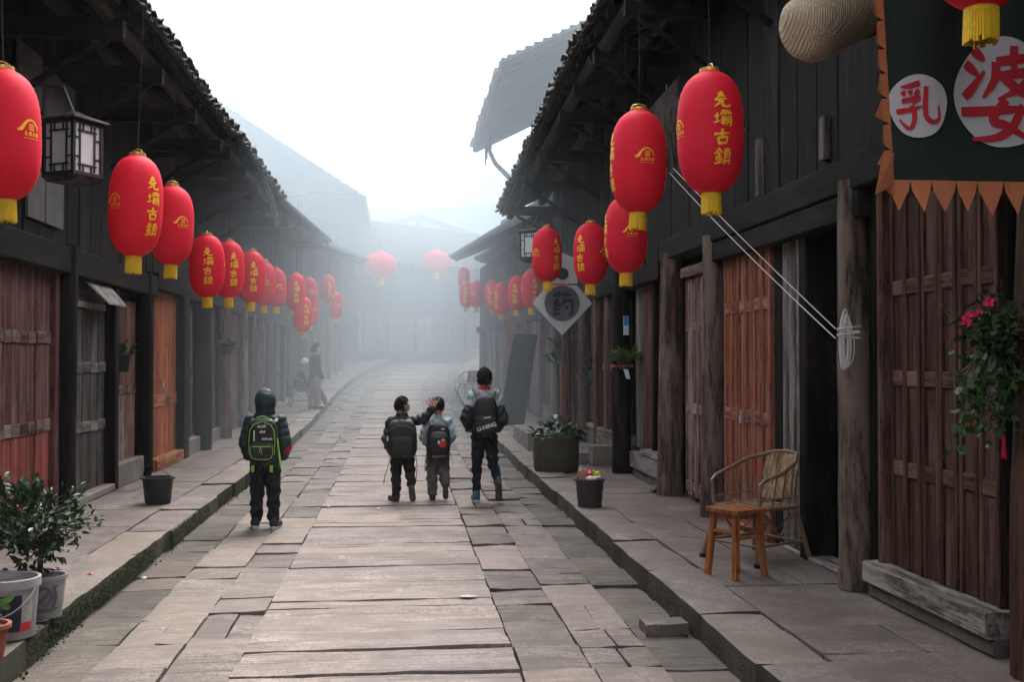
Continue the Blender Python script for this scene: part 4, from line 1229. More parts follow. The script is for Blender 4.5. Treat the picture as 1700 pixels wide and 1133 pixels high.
while xs_ < xb1 - .03:
    w = r.uniform(.095, .125)
    a, b_ = xs_, min(xs_ + w, xb1)
    h_ = r.uniform(.125, .15)
    P = [(a, zb0 + .012), (b_, zb0 + .012), (b_ - .008, zb0 - .035), ((a + b_) / 2 + r.uniform(-.01, .01), zb0 - h_), (a + .008, zb0 - .035)]
    bt.add([(x, by(x, zb0) - .005 - (.02 * r.random() if i == 3 else 0), z) for i, (x, z) in enumerate(P)], [(0, 4, 3, 2, 1)])
    xs_ += w
part('lower_trim', bt, M['ban_orange'], ban)
st = MB()
z = zb0 - .06
while z < zb1 - .1:
    h_ = r.uniform(.09, .14)
    x0 = left_edge(z)
    tip = r.uniform(.03, .075)
    st.add([(x0 + .03, by(x0, z) - .006, z), (x0 + .022, by(x0, z) - .006, z + h_), (x0 - .02, by(x0, z) - .02, z + h_ * .92), (x0 - tip, by(x0, z) - .035 - .03 * r.random(), z + h_ * .2), (x0 - .012, by(x0, z) - .02, z + h_ * .12)], [(0, 1, 2, 4), (4, 2, 3)])
    z += h_ * .97
x0 = left_edge(zb0)
st.add([(x0 + .02, YB - .02, zb0 + .13), (x0 - .05, YB - .05, zb0 + .1), (x0 - .1, YB - .09, zb0 - .07), (x0 + .005, YB - .03, zb0 - .02)], [(0, 1, 2, 3)])
part('side_trim', st, M['ban_orange'], ban)
def bdisc(px, py, rpx, rpy, gl, w, seed, fit=1.3):
    c, d = pb(px, py); s = 1 / FOC * YB * 1.03
    rr = random.Random(seed)
    ph = [rr.uniform(0, 6) for _ in range(3)]
    dm = MB()
    n = 40
    V = [(c, by(c, d) - .008, d)]
    for q in (.2, .4, .6, .8, 1):
        for k in range(n):
            a = 2 * math.pi * k / n
            wb = 1 + .025 * math.sin(3 * a + ph[0]) + .015 * math.sin(5 * a + ph[1])
            x, z = c + rpx * s * q * wb * math.cos(a), d + rpy * s * q * wb * math.sin(a)
            V.append((x, by(x, z) - .008, z))
    fs = [(0, 1 + k, 1 + (k + 1) % n) for k in range(n)] + [(1 + q * n + k, 1 + q * n + n + k, 1 + q * n + n + (k + 1) % n, 1 + q * n + (k + 1) % n) for q in range(4) for k in range(n)]
    dm.add(V, fs)
    dd = part('disc', dm, M['ban_white'], ban)
    gm = MB()
    def F(u, v):
        x, z = c + (u - .5) * rpx * s * fit, d + (v - .5) * rpy * s * fit
        return (x, by(x, z) - .013, z)
    brush(gm, gl, F, w, seed, n=12, wob=.03)
    part('character', gm, M['ban_red'], dd)
bdisc(1523, 176, 51, 54, 'ru', .048, 2, 1.5)
bdisc(1664, 155, 86, 95, 'po', .046, 5, 1.62)
part('rod', MB().tube([(xb0 - .3, YB, zb1 + .01), (XR + .04, YB, zb1 + .01)], .02, 8), M['w_dark'], ban)

# ------------------------------------------------------------------ rolled mat under the right eaves
m, n, l, b = newmat('woven_bamboo')
tc = n.new('ShaderNodeTexCoord')
wv = []
for ax, sc in (('X', 1), ('Y', 1)):
    w = n.new('ShaderNodeTexWave'); w.bands_direction = ax; w.inputs['Scale'].default_value = 22; w.inputs['Distortion'].default_value = 1.5
    w.inputs['Detail'].default_value = 2
    l.new(tc.outputs['UV'] if False else tc.outputs['Object'], w.inputs[0]); wv.append(w.outputs['Fac'])
ck = n.new('ShaderNodeMath'); ck.operation = 'MULTIPLY'; l.new(wv[0], ck.inputs[0]); l.new(wv[1], ck.inputs[1])
ns = noise(n, l, tc.outputs['Object'], 6, 4)
c = mix(n, l, ck.outputs[0], (.28, .2, .12), (.85, .68, .48))
c = mix(n, l, ns, c, (.5, .385, .26))
l.new(c, b.inputs['Base Color']); b.inputs['Roughness'].default_value = .7
bump(n, l, ck.outputs[0], b, .7, .01)
M['woven'] = m
YM = 6.0
ax_, az_ = at_y(1335, 52, YM)
bx_, bz_ = at_y(1560, -75, YM)
A, B = Vector((ax_, YM, az_)), Vector((bx_, YM + .25, bz_))
mat_ = thing('rolled_mat', 'rolled woven bamboo mat tied up under the right eaves', 'mat', tuple(A))
mb = MB()
pr = [(-.06, .1), (-.045, .155), (0, .19), (.06, .2)] + [(.1 + .1 * i, .203) for i in range(9)] + [(.92, .2)]
d = (B - A).normalized()
mb.tube([A + d * t for t, r in pr], [r for t, r in pr], 28)
part('roll', mb, M['woven'], mat_, smooth=True, angle=50)
t1 = A + d * .42
up1 = Vector((0, 0, 1)) - d * d.z; up1.normalize(); sd = d.cross(up1)
part('tie', MB().tube([t1 + (up1 * math.cos(a) + sd * math.sin(a)) * .208 for a in np.linspace(0, 2 * math.pi, 25)], .008, 6).tube([t1 + up1 * .2, t1 + up1 * .2 + Vector((.05, 0, .5)), t1 + Vector((.1, 0, 1.05))], .008, 6)
     .tube([A + d * .14 - sd * .207 + up1 * .02, A + d * .3 - sd * .209 + up1 * .03, t1 - sd * .212 + up1 * .05], .004, 5), M['iron'], mat_, smooth=True)

# ------------------------------------------------------------------ washing ropes from the eaves to a post
M['rope'] = plain('white_nylon_rope', (.62, .6, .58), .7, nz=.2, scale=200)
px_, py_ = 2.86, 6.56
Q = Vector((px_ - .17, 6.5, at_y(1420, 562, 6.5)[1]))
hk = Vector((*((lambda t: (t[0], 10.98, t[1]))(at_y(1108, 283, 10.98))),))
hk2 = Vector((at_y(1106, 140, 10.95)[0], 10.95, at_y(1106, 140, 10.95)[1]))
rp = thing('rope', 'white ropes slanting down from the eaves to a coil tied on a weathered post', 'rope', tuple(Q))
sag = lambda a, b, s: [a.lerp(b, t) - Vector((0, 0, s * 4 * t * (1 - t))) for t in np.linspace(0, 1, 12)]
part('line', MB().tube(sag(hk, Q, .03) , .0038, 6), M['rope'], rp, smooth=True)
h3 = hk + Vector((.06, -.6, .0)); h3 = Vector((at_y(1118, 283, 10.4)[0], 10.4, at_y(1118, 283, 10.4)[1] + .02))
part('line', MB().tube(sag(h3, Q + Vector((0, 0, .06)), .015), .0034, 6), M['rope'], rp, smooth=True)
part('line', MB().tube([hk2, hk2.lerp(hk, .5) + Vector((.01, 0, 0)), hk], .004, 6), M['rope'], rp, smooth=True)
cl = MB()
for k in range(6):
    w, h_ = rnd.uniform(.02, .045), rnd.uniform(.14, .2)
    zc = Q.z - .02 + rnd.uniform(-.03, .03)
    off = rnd.uniform(-.03, .05)
    y_ = Q.y - .03 - rnd.uniform(0, .03)
    cl.tube([(Q.x + .05 + off * .5 + w * math.sin(a), y_, zc + h_ * math.cos(a) * (1.0 if math.cos(a) > 0 else .9) + .01 * math.sin(3 * a)) for a in np.linspace(0, 2 * math.pi, 18)], .0045, 6)
cl.tube([(Q.x + .06 + .07 * math.cos(a), Q.y - .06 + .05 * math.sin(a), Q.z + .006 * a) for a in np.linspace(0, 12.5, 40)], .0055, 6)
part('coil', cl, M['rope'], rp, smooth=True)

# ------------------------------------------------------------------ plants
M['leaf'] = leafmat('dark_glossy_leaf', (.022, .045, .022), (.05, .085, .04), .35)
M['leaf2'] = leafmat('bright_leaf', (.04, .1, .02), (.085, .16, .04), .4)
M['stem'] = plain('brown_stem', (.06, .045, .035), .8)
M['terracotta'] = plain('terracotta', (.28, .09, .05), .8)
M['pink'] = plain('pink_petals', (.75, .03, .14), .6, nz=.2, spread=.15)
def leaf_mesh(name, ln, w, mat, lobes=False):
    if lobes:
        pts = [(0, 0, 0), (-w * .5, ln * .2, .1 * ln), (-w * .35, ln * .45, .05 * ln), (-w * .45, ln * .7, 0), (0, ln, -.15 * ln), (w * .45, ln * .7, 0), (w * .35, ln * .45, .05 * ln), (w * .5, ln * .2, .1 * ln), (0, ln * .4, -.02 * ln)]
        f = [(0, 1, 2, 8), (8, 2, 3, 4), (8, 4, 5, 6), (0, 8, 6, 7)]
    else:
        pts = [(0, 0, 0), (-w * .42, ln * .3, .06 * ln), (-w * .45, ln * .6, .04 * ln), (0, ln, -.12 * ln), (w * .45, ln * .6, .04 * ln), (w * .42, ln * .3, .06 * ln), (0, ln * .45, -.03 * ln)]
        f = [(0, 1, 6), (1, 2, 6), (2, 3, 6), (3, 4, 6), (4, 5, 6), (5, 0, 6)]
    return MB().add(pts, f)
def rotm(d, roll):
    d = d.normalized()
    q = Vector((0, 1, 0)).rotation_difference(d)
    return (q.to_matrix() @ Euler((0, roll, 0)).to_matrix())
def put_leaves(root, spots, ln, w, mat, limit=280, lobes=False, seed=1, name='leaf'):
    r = random.Random(seed)
    base = [leaf_mesh('l', ln, w, mat, lobes)]
    me = base[0].mesh(name, [M[mat]], smooth=True, angle=60)
    rest = MB()
    for i, (p, d) in enumerate(spots):
        s = r.uniform(.55, 1.4)
        mt = rotm(d, r.uniform(-.9, .9)) * s
        if i < limit:
            o = link(name, me, root)
            o.matrix_local = Matrix.Translation(p - WLOC[root.name]) @ mt.to_4x4()
        else:
            rest.add([mt @ Vector(v) + p for v in base[0].v], base[0].f)
    if rest.v: part('foliage', rest, M[mat], root, kind='stuff')
def bush_spots(c, rx, ry, rz, n, seed, up=.5, clumps=26):
    r = random.Random(seed)
    cs = []
    for _ in range(clumps):
        v = Vector((r.gauss(0, 1), r.gauss(0, 1), r.gauss(0, 1))).normalized() * r.uniform(.45, 1.0)
        cs.append(v)
    out = []
    for _ in range(n):
        k = r.choice(cs)
        v = k + Vector((r.gauss(0, .14), r.gauss(0, .14), r.gauss(0, .14)))
        p = c + Vector((v.x * rx, v.y * ry, v.z * rz))
        d = v.normalized() + Vector((r.gauss(0, .6), r.gauss(0, .6), r.gauss(up, .5)))
        out.append((p, d))
    return out, [c + Vector((k.x * rx, k.y * ry, k.z * rz)) * 1.0 for k in cs]

def pail(o, c, r0, r1, h, mat, wall=.008, rim=.01, name='body', n=28):
    mb = MB().lathe([(r0 * .98, 0), (r0, .004), (r1, h), (r1 + rim, h), (r1 + rim, h - .02), (r1 + rim * .2, h - .022)], n, c)
    mb.lathe([(r1 - wall, h), (r0 - wall, .02), (.001, .02)], n, c)
    mb.lathe([(r1, h + .0005), (r1 - wall, h + .0005)], n, c)
    return part(name, mb, mat, o, smooth=True)
def soil(o, c, r, z):
    mb = MB().lathe([(r, z - .01), (r * .7, z + .012), (r * .3, z + .02), (.002, z + .018)], 20, c)
    return part('soil', mb, M['earth'], o, smooth=True)

# shrub in the printed white tub, left foreground
M['whiteplastic'] = plain('dirty_white_plastic', (.33, .33, .34), .45, nz=.25, scale=9)
M['navy'] = plain('navy_label_print', (.02, .024, .05), .45, nz=.2, scale=10)
M['redprint'] = plain('red_label_print', (.55, .03, .04), .45)
M['palegrey'] = plain('pale_label_print', (.42, .4, .38), .5, nz=.3, scale=14)
x0, y0 = at_z(77, 1024, PAVE)
tub = thing('plant_pot', 'small white plastic tub with blue grey scrawled drawing, holding the shrub', 'plant pot', (x0, y0, PAVE), 'pots at the left kerb')
pail(tub, (x0, y0, PAVE), .08, .105, .235, M['whiteplastic'], rim=.008)
soil(tub, (x0, y0, PAVE), .1, .21)
def on_pail(c, r0, r1, h, az, wd, z0, hh, off=.0025):
    def F(u, v):
        z = z0 + v * hh
        r = r0 + (r1 - r0) * z / h + off
        a = az + (u - .5) * wd / r
        return (c[0] + r * math.cos(a), c[1] + r * math.sin(a), c[2] + z)
    return F
mb = MB()
F = on_pail((x0, y0, PAVE), .085, .115, .24, -1.35, .16, .05, .14)
GLYPH['scrawl'] = [[(.1, .2), (.2, .6), (.35, .9), (.6, .85), (.7, .5), (.5, .2), (.4, .5)], [(.75, .1), (.85, .5), (.8, .9), (.95, .95)], [(.3, .3), (.5, .55), (.66, .75)], [(.05, .05), (.5, .0), (.95, .06)], [(.2, .7), (.1, .9)]]
brush(mb, 'scrawl', F, .06, 3)
part('drawing', mb, M['signdark'], tub)
sc_ = Vector((at_y(62, 866, y0)[0] - .02, y0 + .02, at_y(62, 866, y0)[1]))
shrub = thing('shrub', 'leafy dark green shrub with small glossy leaves in the left foreground', 'shrub', (x0, y0, PAVE + .2))
spots, cs = bush_spots(sc_ - Vector((.04, 0, 0)), .27, .25, .25, 1750, 8, .4, 44)
ex = Vector((at_y(140, 868, y0)[0], y0, at_y(140, 868, y0)[1]))
rr = random.Random(5)
for _ in range(45): spots.append((ex + Vector((rr.gauss(0, .035), rr.gauss(0, .05), rr.gauss(0, .025))), Vector((rr.gauss(.5, .6), rr.gauss(0, .6), rr.gauss(.3, .5)))))
st = MB()
base_ = Vector((x0 - .06, y0, PAVE + .18)); fork = Vector((x0 - .03, y0, PAVE + .42))
st.tube([base_ + Vector((.02, 0, 0)), fork], [.018, .014], 7)
for c_ in cs[::2] + [ex]:
    st.tube([fork + Vector((0, 0, rr.uniform(-.06, .08))), fork.lerp(c_, .55) + Vector((0, 0, -.02)), c_], [.009, .006, .003], 5)
part('trunk', st, M['stem'], shrub, smooth=True)
for _ in range(60): spots.append((fork + Vector((rr.gauss(0, .05), rr.gauss(0, .04), rr.uniform(-.16, .1))), Vector((rr.gauss(0, .8), rr.gauss(0, .8), rr.gauss(-.2, .5)))))
rr.shuffle(spots)
put_leaves(shrub, spots, .045, .022, 'leaf', 280, seed=3)
put_leaves(shrub, [(p + Vector((0, -.03, .02)), d) for p, d in spots[:160] if p.z > sc_.z - .08], .04, .018, 'leaf2', 110, seed=9)
# paint bucket
x1, y1 = at_z(14, 1057, PAVE)
pbk = thing('paint_bucket', 'white paint bucket with a navy label and red corner, at the left kerb', 'bucket', (x1, y1, PAVE), 'pots at the left kerb')
c = (x1, y1, PAVE)
pail(pbk, c, .128, .15, .31, M['whiteplastic'], rim=.0)
mb = MB().lathe([(.15, .262), (.158, .264), (.158, .31), (.15, .312), (.145, .30)], 32, c)
part('rim', mb, M['whiteplastic'], pbk, smooth=True)
def wrap(az0, az1, z0, z1, off=.003, n=14):
    mb = MB()
    V = []
    for i in range(n + 1):
        a = az0 + (az1 - az0) * i / n
        for z in (z0, z1):
            r_ = .128 + .022 * z / .31 + off
            V.append((c[0] + r_ * math.cos(a), c[1] + r_ * math.sin(a), c[2] + z))
    return mb.add(V, [(2 * i, 2 * i + 2, 2 * i + 3, 2 * i + 1) for i in range(n)])
lb = part('label', wrap(-2.9, -.8, .045, .235), M['navy'], pbk, smooth=True)
part('label_print', wrap(-.8, -.35, .09, .235, .0045), M['palegrey'], pbk)
part('label_print', wrap(-.84, -.35, .045, .088, .0045), M['redprint'], pbk)
tx = MB()
for k, z in enumerate((.205, .175, .14, .1)):
    w_ = wrap(-1.75, -1.45, z, z + .008, .005, 6); tx.add(w_.v, w_.f)
part('label_lines', tx, M['palegrey'], pbk)
part('handle', MB().tube([(c[0] + .162 * math.cos(a), c[1] + .162 * math.sin(a) - .01, c[2] + .26 - .13 * math.sin((a + 3.0) / 2.7 * math.pi)) for a in np.linspace(-3.0, -.3, 14)], .004, 6), M['whiteplastic'], pbk, smooth=True)
soil(pbk, c, .142, .27)
x2, y2 = at_z(-20, 1095, PAVE)
tp_ = thing('terracotta_pot', 'terracotta pot cut by the left edge, beside the paint bucket', 'plant pot', (x2, y2, PAVE), 'pots at the left kerb')
pail(tp_, (x2, y2, PAVE), .07, .095, .17, M['terracotta'], rim=.01)
soil(tp_, (x2, y2, PAVE), .08, .15)
sw = thing('seedling', 'pale green leaves rising from the terracotta pot at the left edge', 'plant', (x2, y2, PAVE + .15))
put_leaves(sw, [(Vector((x2 + rr.gauss(0, .04), y2 + rr.gauss(0, .04), PAVE + .2 + rr.uniform(0, .1))), Vector((rr.gauss(0, .6), rr.gauss(0, .6), 1))) for _ in range(14)], .07, .03, 'leaf2', 60)
part('stem', MB().tube([(x2, y2, PAVE + .14), (x2 + .01, y2, PAVE + .28)], .005, 5), M['stem'], sw)

# black bucket, left pavement
M['blackplastic'] = plain('black_rubber_pail', (.02, .021, .022), .5, nz=.3, scale=12)
xb, yb = at_z(262, 836, PAVE)
bk = thing('bucket', 'black pail with a raised wire handle on the left pavement', 'bucket', (xb, yb, PAVE))
pail(bk, (xb, yb, PAVE), .125, .152, .265, M['blackplastic'], rim=.016)
part('handle', MB().tube([(xb - .155, yb, PAVE + .26), (xb - .13, yb + .02, PAVE + .37), (xb - .06, yb + .05, PAVE + .385), (xb + .03, yb + .05, PAVE + .33), (xb + .13, yb + .01, PAVE + .265)], .004, 6), M['iron'], bk, smooth=True)
# rubbish bucket, right pavement
xt, yt = at_z(979, 841, PAVE)
tb = thing('bucket', 'dark plastic bucket heaped with snack wrappers on the right pavement', 'bucket', (xt, yt, PAVE))
M['greyplastic'] = plain('dark_grey_plastic', (.04, .036, .038), .5, nz=.2, scale=10)
pail(tb, (xt, yt, PAVE), .118, .142, .275, M['greyplastic'], rim=.014)
def crumple(name, label, mat, c, s, seed):
    r = random.Random(seed)
    bm = bmesh.new(); bmesh.ops.create_icosphere(bm, subdivisions=2, radius=1)
    me = MB(); bm.verts.ensure_lookup_table()
    V = [Vector(c) + Vector((v.co.x * s[0], v.co.y * s[1], v.co.z * s[2])) * (1 + r.uniform(-.3, .3)) for v in bm.verts]
    me.add(V, [tuple(v.index for v in f.verts) for f in bm.faces]); bm.free()
    return solo(name, label, 'wrapper', me, mat, tuple(c), 'rubbish in the right bucket')
for nm, lab, col, dx, dz, s, sd in (
    ('wrapper', 'red snack wrapper in the middle of the rubbish bucket', (.6, .02, .03), .0, .3, (.05, .05, .055), 1),
    ('wrapper', 'yellow and green snack wrapper at the right of the rubbish bucket', (.6, .5, .04), .07, .3, (.055, .05, .045), 2),
    ('wrapper', 'upright pinkish cardboard at the left of the rubbish bucket', (.5, .27, .22), -.07, .315, (.05, .02, .075), 3),
    ('wrapper', 'white crumpled packet at the front of the rubbish bucket', (.62, .58, .6), .03, .275, (.08, .05, .03), 4),
    ('wrapper', 'small green wrapper peeping from the rubbish bucket', (.12, .35, .05), .045, .325, (.03, .03, .03), 5)):
    crumple(nm, lab, plain('wrapper_%d' % sd, col, .35, nz=.4, scale=30), (xt + dx, yt - (.04 if sd == 4 else 0), PAVE + dz), s, sd)
# stone planter
xp, yp = at_z(923, 782, PAVE)
pl = thing('planter', 'round mossy stone planter at the right kerb', 'planter', (xp, yp, PAVE))
M['planter'] = stone('mossy_planter_stone', (.115, .105, .09), .35, 'n', .05, .3)
mb = MB().lathe([(.275, 0), (.292, .05), (.302, .2), (.3, .36), (.288, .44), (.27, .45), (.25, .43), (.245, .38), (.001, .385)], 36, (xp, yp, PAVE))
part('tub', mb, M['planter'], pl, smooth=True)
pp = thing('potted_plant', 'broad leaved green plant spilling over the round stone planter', 'plant', (xp, yp, PAVE + .38))
spots, cs = [], []
for k in range(110):
    a, q = rr.uniform(0, 6.28), rr.random() ** .5
    p = Vector((xp + .3 * q * math.cos(a), yp + .3 * q * math.sin(a), PAVE + .47 + .15 * (1 - q) + rr.uniform(-.03, .07)))
    spots.append((p, Vector((math.cos(a), math.sin(a), rr.uniform(-.5, .9)))))
put_leaves(pp, spots, .105, .062, 'leaf', 200, seed=6)
mb = MB()
for p, d in spots[::3]: mb.tube([(xp + (p.x - xp) * .35, yp + (p.y - yp) * .35, PAVE + .38), tuple(p)], .004, 4)
part('stem', mb, M['leaf2'], pp)

# trailing flowers at the right edge
yf = 4.72
cf = Vector((at_y(1655, 560, yf)[0], yf, at_y(1655, 560, yf)[1]))
pot_c = Vector((at_y(1700, 590, yf)[0] - .02, yf + .05, at_y(1700, 600, yf)[1] - .05))
hp = thing('hanging_pot', 'dark hanging pot at the right edge under the trailing flowers', 'plant pot', tuple(pot_c))
pail(hp, tuple(pot_c), .07, .1, .14, M['blackplastic'], rim=.008)
part('hook', MB().tube([pot_c + Vector((.1, 0, .12)), pot_c + Vector((.14, .06, .3)), Vector((XR - .02, yf + .1, pot_c.z + .34))], .006, 6), M['iron'], hp)
fp = thing('trailing_plant', 'trailing ivy leaved plant with pink flowers hanging at the right edge', 'plant', tuple(pot_c))
spots = []
vb = MB()
r = random.Random(17)
for k in range(420):
    v = Vector((r.gauss(0, .5), r.gauss(0, .5), r.gauss(0, .5)))
    p = cf + Vector((v.x * .12, v.y * .12, v.z * .17))
    spots.append((p, v + Vector((-.4, -.6, r.gauss(-.2, .5)))))
for k in range(20):
    px, py = r.uniform(1600, 1692), r.uniform(600, 640)
    ex_, ey_ = px + r.uniform(-45, 15), r.uniform(660, 760)
    if k == 0: ex_, ey_ = 1582, 762
    if k == 1: ex_, ey_ = 1582, 612
    a = at_y(px, py, yf); b_ = at_y(max(ex_, 1580), ey_, yf)
    P = [Vector((a[0], yf + r.uniform(-.1, .1), a[1]))]
    Q_ = Vector((b_[0], yf + r.uniform(-.12, .1), b_[1]))
    line = [cf.lerp(P[0], .3), P[0], P[0].lerp(Q_, .5) + Vector((r.uniform(-.02, .02), 0, 0)), Q_]
    vb.tube(line, [.004, .003, .0025, .002], 4)
    n = int((ey_ - py) / 7)
    for i in range(n):
        t = i / n
        p = P[0].lerp(Q_, t) + Vector((r.gauss(0, .013), r.gauss(0, .02), r.gauss(0, .008)))
        spots.append((p, Vector((r.gauss(0, 1), r.gauss(-.6, .7), r.gauss(-.4, .6)))))
part('stem', vb, M['leaf2'], fp)
r.shuffle(spots)
put_leaves(fp, spots[:300], .042, .04, 'leaf', 150, True, 4)
put_leaves(fp, spots[300:], .038, .036, 'leaf2', 150, True, 5)
for px, py, nn in ((1604, 528, 9), (1618, 518, 5), (1645, 500, 4), (1637, 507, 2)):
    fx_, fz_ = at_y(px, py, yf - .1)
    fl = MB()
    for k in range(nn):
        p = Vector((fx_ + r.gauss(0, .014), yf - .1 + r.gauss(0, .02), fz_ + r.gauss(0, .012)))
        for q in range(5):
            a = q * 1.257 + r.random()
            d = Vector((math.cos(a), -.5, math.sin(a)))
            s = .014
            t = d.cross(Vector((0, -1, 0))).normalized()
            fl.add([p, p + d * s * .6 + t * s * .45, p + d * s, p + d * s * .6 - t * s * .45], [(0, 1, 2, 3)])
    part('flower', fl, M['pink'], fp)
M['redcord'] = plain('red_tassel_silk', (.55, .01, .02), .7)
def tassel(px, py0, py1, Y, label):
    a, b_ = at_y(px, py0, Y), at_y(px, py1, Y)
    o = thing('red_tassel', label, 'tassel', (a[0], Y, a[1]))
    L_ = a[1] - b_[1]
    part('cord', MB().tube([(a[0], Y, a[1]), (a[0] + .002, Y, a[1] - L_ * .45)], .003, 5), M['rope'], o)
    mb = MB()
    for k in range(10):
        an = k * .63
        mb.tube([(a[0] + .004 * math.cos(an), Y + .004 * math.sin(an), a[1] - L_ * .43), (a[0] + .01 * math.cos(an), Y + .01 * math.sin(an), b_[1] + rnd.uniform(0, .015))], .003, 4)
    mb.lathe([(.003, a[1] - L_ * .4), (.009, a[1] - L_ * .44), (.008, a[1] - L_ * .52), (.006, a[1] - L_ * .54)], 8, (a[0], Y, 0))
    part('fringe', mb, M['redcord'], o)
tassel(1666, 692, 765, 4.75, 'small red tassel on a white string beneath the trailing flowers')
tassel(1257, 728, 790, RR(1257) - .02, 'small red tassel hanging from the red door lock')

# wall pots
def wallpot(px, py, Y, label, labp, n=34, ln=.16, w=.03, r=.09, h=.17, X=None, up=1.0, mat='leaf', potmat='blackplastic', droop=False):
    x, z = at_y(px, py, Y)
    side = -1 if x < 0 else 1
    wall = (XL if side < 0 else XR)
    o = thing('wall_pot', labp, 'plant pot', (x, Y, z - h), 'pots hung on the walls')
    pail(o, (x, Y, z - h), r * .75, r, h, M[potmat], rim=.008, n=18)
    part('hook', MB().tube([(x, Y, z - .02), (x, Y + .02, z + .12), (wall, Y + .02, z + .12)], .006, 5), M['iron'], o)
    p = thing('wall_plant', label, 'plant', (x, Y, z), 'plants hung on the walls')
    r_ = random.Random(int(px))
    sp = []
    for k in range(n):
        a = r_.uniform(0, 6.28); q = r_.random()
        d = Vector((math.cos(a) * (.3 + q), math.sin(a) * (.3 + q), up * r_.uniform(.3, 1.2)))
        off = Vector((math.cos(a), math.sin(a), 0)) * q * r * .8
        if droop: off = off * 1.6 + Vector((0, 0, -r_.uniform(0, .45)))
        sp.append((Vector((x, Y, z - .02)) + off + Vector((0, 0, r_.uniform(0, .05))), d))
    put_leaves(p, sp, ln, w, mat, 200, seed=int(px))
    part('stem', MB().tube([(x, Y, z - .05), (x, Y, z + .04)], .01, 5), M['stem'], p)
wallpot(203, 589, 12.95, 'spiky green plant in a dark pot on the left red panel', 'dark tapered pot hung on the dull red panel, left of the orange door', r=.1, h=.2)
wallpot(377, 578, 19.2, 'bushy plant hung on the left wall beyond the orange door', 'dark pot hung on the left wall beyond the orange door', n=80, ln=.13, w=.06, r=.11, h=.12, mat='leaf')
wallpot(1040, 600, 13.3, 'fern like bright plant on the post right of the diamond sign', 'pot on a small shelf fixed to the dark post', n=70, ln=.2, w=.035, r=.11, h=.1, mat='leaf2', up=.7)
wallpot(931, 566, 18.2, 'hazy spreading plant hanging beneath the diamond sign', 'hanging pot beneath the diamond sign', n=90, ln=.14, w=.06, r=.14, h=.12, mat='leaf2', droop=True)
wallpot(977, 596, 16.2, 'vine trailing down the thin reddish post on the right', 'small pot tied to the thin reddish post', n=70, ln=.09, w=.05, r=.07, h=.1, droop=True)
x, z = at_y(1030, 606, 13.2)
shelf = solo('shelf', 'short orange brown shelf board under the fern on the dark post', 'shelf', MB().box(x - .09, x + .14, 13.1, 13.4, z - .03, z), M['w_orange'], (x, 13.2, z))
M['blue'] = plain('blue_notice', (.05, .22, .55), .5)
M['palblue'] = plain('pale_blue_card', (.5, .6, .7), .5)
M['paper'] = plain('white_paper', (.7, .7, .7), .6, bmp=0)
x, z = at_y(1038, 541, 13.55)
nt_ = thing('notice', 'narrow blue and white notice fixed above the fern on the dark post', 'notice', (x, 13.5, z))
part('panel', MB().box(x - .035, x + .035, 13.49, 13.5, z - .12, z + .12), M['palblue'], nt_)
part('print', MB().box(x - .03, x + .03, 13.484, 13.489, z + .0, z + .115), M['blue'], nt_)
x, z = at_y(1039, 621, 13.0)
solo('card', 'pale blue card dangling below the shelf on the dark post', 'card', MB().add([(x - .03, 13.0, z + .06), (x + .03, 13.0, z + .05), (x + .05, 12.97, z - .06), (x, 12.97, z - .06), (x - .03, 13.006, z + .06), (x + .03, 13.006, z + .05), (x + .05, 12.976, z - .06), (x, 12.976, z - .06)], [(0, 1, 2, 3), (7, 6, 5, 4), (0, 3, 7, 4), (1, 5, 6, 2), (0, 4, 5, 1), (3, 2, 6, 7)]), M['palblue'], (x, 13.0, z))
# small things lying about
xk, yk = at_z(1105, 1053, 0)
mb = MB(); slab_mesh(mb, xk - .12, xk + .13, yk - .02, yk + .16, 4, 3, lambda q: .062, rough=.004, edge=.008, skirt=.066)
solo('loose_stone', 'loose flat stone block lying in the street against the right kerb', 'stone', mb, M['kerb'], (xk, yk, 0))
xk, yk = at_z(1090, 818, PAVE)
crumple('pebble', 'dark stone lying at the foot of the weathered sill on the right', M['found'], (xk, yk, PAVE + .035), (.07, .09, .045), 9)['category'] = 'stone'
xk, yk = at_z(1040, 780, PAVE)
solo('bottle', 'small teal bottle standing by the dark post on the right', 'bottle', MB().lathe([(.035, 0), (.04, .01), (.04, .09), (.018, .12), (.016, .15), (.001, .15)], 14, (xk, yk, PAVE), cap=True), plain('teal_plastic', (.05, .25, .3), .4), (xk, yk, PAVE), smooth=True)
LIT = [(150, 955, .15, (.6, .1, .12), 'crumpled pink and silver scrap on the left kerb stone'), (240, 962, 0, (.7, .7, .72), 'white scrap of paper in the left gutter by the mossy kerb'),
       (778, 992, 0, (.36, .36, .38), 'flat pale splash mark of paper on the middle slabs'), (450, 783, 0, (.7, .7, .7), 'white scrap on the paving right of the hooded child'),
       (545, 842, 0, (.72, .72, .72), 'tiny white scrap at the left edge of the middle slabs'), (628, 846, 0, (.7, .7, .7), 'tiny white scrap ahead of the lettered slabs, centre of street')]
for k, (px, py, z, col, lab) in enumerate(LIT):
    x, y = at_z(px, py, z)
    s = .018 if k != 2 else .03
    o = crumple('litter', lab if k != 5 else 'tiny white scrap on the middle slabs behind the three boys', plain('litter_%d' % k, col, .5, nz=.2), (x, y, z + .007), (s * (1.6 if k == 2 else 1), s, .003 if k == 2 else .009), 20 + k)
    o['category'] = 'litter'; o['group'] = 'scraps of litter'

